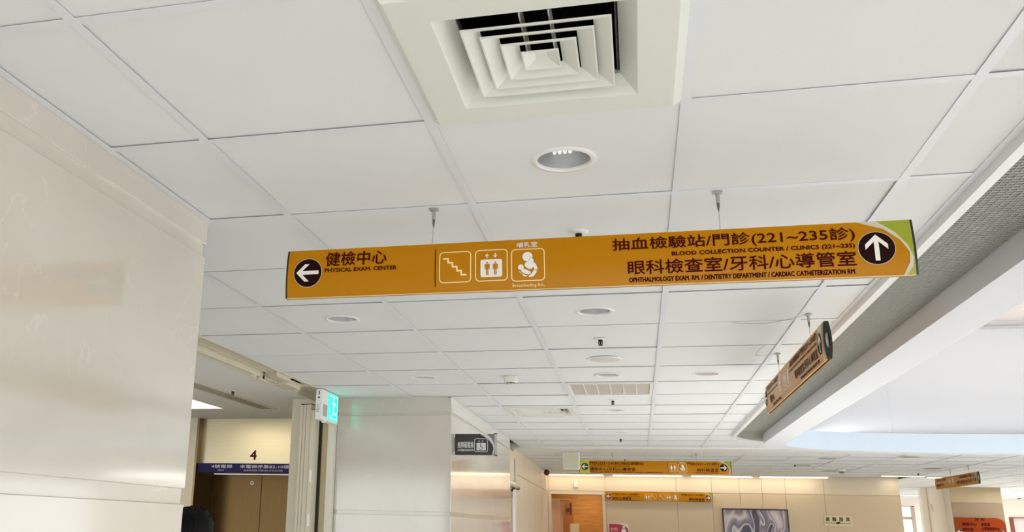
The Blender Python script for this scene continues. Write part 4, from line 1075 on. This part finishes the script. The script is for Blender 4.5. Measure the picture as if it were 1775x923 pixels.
# ------------------------------------------------------------------ person in the lobby (mostly hidden behind the marble wall)
pp = thing('person', 'person with short black hair in front of the lift, only the crown showing', 'person', (-.86, 1.80, 0))
hx, hy = -.852, 1.80
def skin_body():
    J = {'pel': (0,0,.90,.125), 'ch': (0,0,1.18,.13), 'sh': (0,.0,1.32,.105), 'nk': (0,.0,1.42,.052), 'hd': (0,.01,1.50,.06)}
    me = bpy.data.meshes.new('body'); V, E, Rr = [], [], []
    def add(p, r): V.append((hx+p[0], hy+p[1], p[2])); Rr.append(r); return len(V)-1
    a = add((0,0,.90), .125); b1 = add((0,0,1.05), .115); c = add((0,0,1.22), .125); d = add((0,0,1.34), .085); e = add((0,.005,1.42), .05); f = add((0,.015,1.49), .055)
    E += [(a,b1),(b1,c),(c,d),(d,e),(e,f)]
    for s in (-1, 1):
        s1 = add((s*.155,0,1.325), .06); s2 = add((s*.205,.0,1.08), .042); s3 = add((s*.215,.06,.86), .032); s4 = add((s*.21,.08,.80), .026)
        E += [(d,s1),(s1,s2),(s2,s3),(s3,s4)]
        for k in range(4):
            f1 = add((s*(.222-.012*k), .085+.004*k, .755), .0095); f2 = add((s*(.222-.012*k), .095, .715-.004*(k%2)), .0085); E += [(s4,f1),(f1,f2)]
        th = add((s*.195, .105, .775), .010); E += [(s4, th)]
        l1 = add((s*.09,0,.80), .085); l2 = add((s*.095,.01,.48), .058); l3 = add((s*.095,-.01,.10), .040); l4 = add((s*.10,.10,.04), .038)
        E += [(a,l1),(l1,l2),(l2,l3),(l3,l4)]
    me.from_pydata(V, E, []); o = bpy.data.objects.new('body', me); COL.objects.link(o)
    m_ = o.modifiers.new('s', 'SKIN'); me.skin_vertices[0].data[0].use_root = True
    for k, r_ in enumerate(Rr): me.skin_vertices[0].data[k].radius = (r_, r_*.8)
    s_ = o.modifiers.new('u', 'SUBSURF'); s_.levels = 2
    dg = bpy.context.evaluated_depsgraph_get(); m2 = bpy.data.meshes.new_from_object(o.evaluated_get(dg)); bpy.data.objects.remove(o)
    m2.materials.clear(); m2.materials.append(cloth_m)
    for p in m2.polygons: p.use_smooth = True
    return link('body', m2, pp)
skin_body()
def blob(c, r, seg=24, f=None):
    b = NB(); bmesh.ops.create_uvsphere(b, u_segments=seg, v_segments=seg//2+4, radius=1)
    for v in b.verts:
        p = v.co.copy()
        q = Vector((p.x*r[0], p.y*r[1], p.z*r[2]))
        if f: q = f(p, q)
        v.co = q + Vector(c)
    return b
def headf(p, q):
    if p.y > .3 and p.z < .35: q.y += .004
    if p.z < -.3: q.x *= 1 + .35*(p.z+.3); q.y += .012*(-p.z)
    return q
b = blob((hx, hy+.01, 1.545), (.073, .092, .108), 28, headf)
tube(b, [(hx, hy+.098, 1.555), (hx, hy+.114, 1.530), (hx, hy+.10, 1.522)], .009, 8)
for s in (-1, 1): lathe(b, [(.004, 0), (.022, .004), (.026, .010), (.01, .014)], (hx+s*.066, hy+.005, 1.54), 14, Vector((s, -.3, 0)))
obj('head', b, skin_m, pp, smooth=True)
b = NB()
for s in (-1, 1): lathe(b, [(.0, .004), (.009, .003), (.012, 0)], (hx+s*.030, hy+.094, 1.556), 12, Vector((0,1,0)), cap=False)
obj('eyes', b, black_m, pp)
obj('mouth', tube(NB(), [(hx-.022, hy+.096, 1.487), (hx, hy+.104, 1.485), (hx+.022, hy+.096, 1.487)], .004, 6), mat('lip_red', (150, 84, 78), .5), pp)
def hairf(p, q):
    q *= 1 + .02*math.sin(p.x*22+p.z*9) + .015*math.sin(p.y*31+p.x*13)
    if p.y > .45 and p.z < .45: q.y *= .62
    return q
b = blob((hx, hy-.004, 1.560), (.094, .105, .098), 40, hairf)
for k in range(150):
    a = random.uniform(0, 2*PI); ph = random.uniform(.0, 1.2); r = Vector((math.cos(a)*math.sin(ph), math.sin(a)*math.sin(ph), math.cos(ph)))
    p0 = Vector((hx, hy-.004, 1.560)) + Vector((r.x*.090, r.y*.100, r.z*.094)); tgt = p0 + r*.008 + Vector((math.cos(a), math.sin(a), -.5))*.012
    tube(b, [p0, (p0+tgt)/2 + r*.002, tgt], .0012, 4)
obj('hair', b, hair_m, pp, smooth=True, label='short black hair')
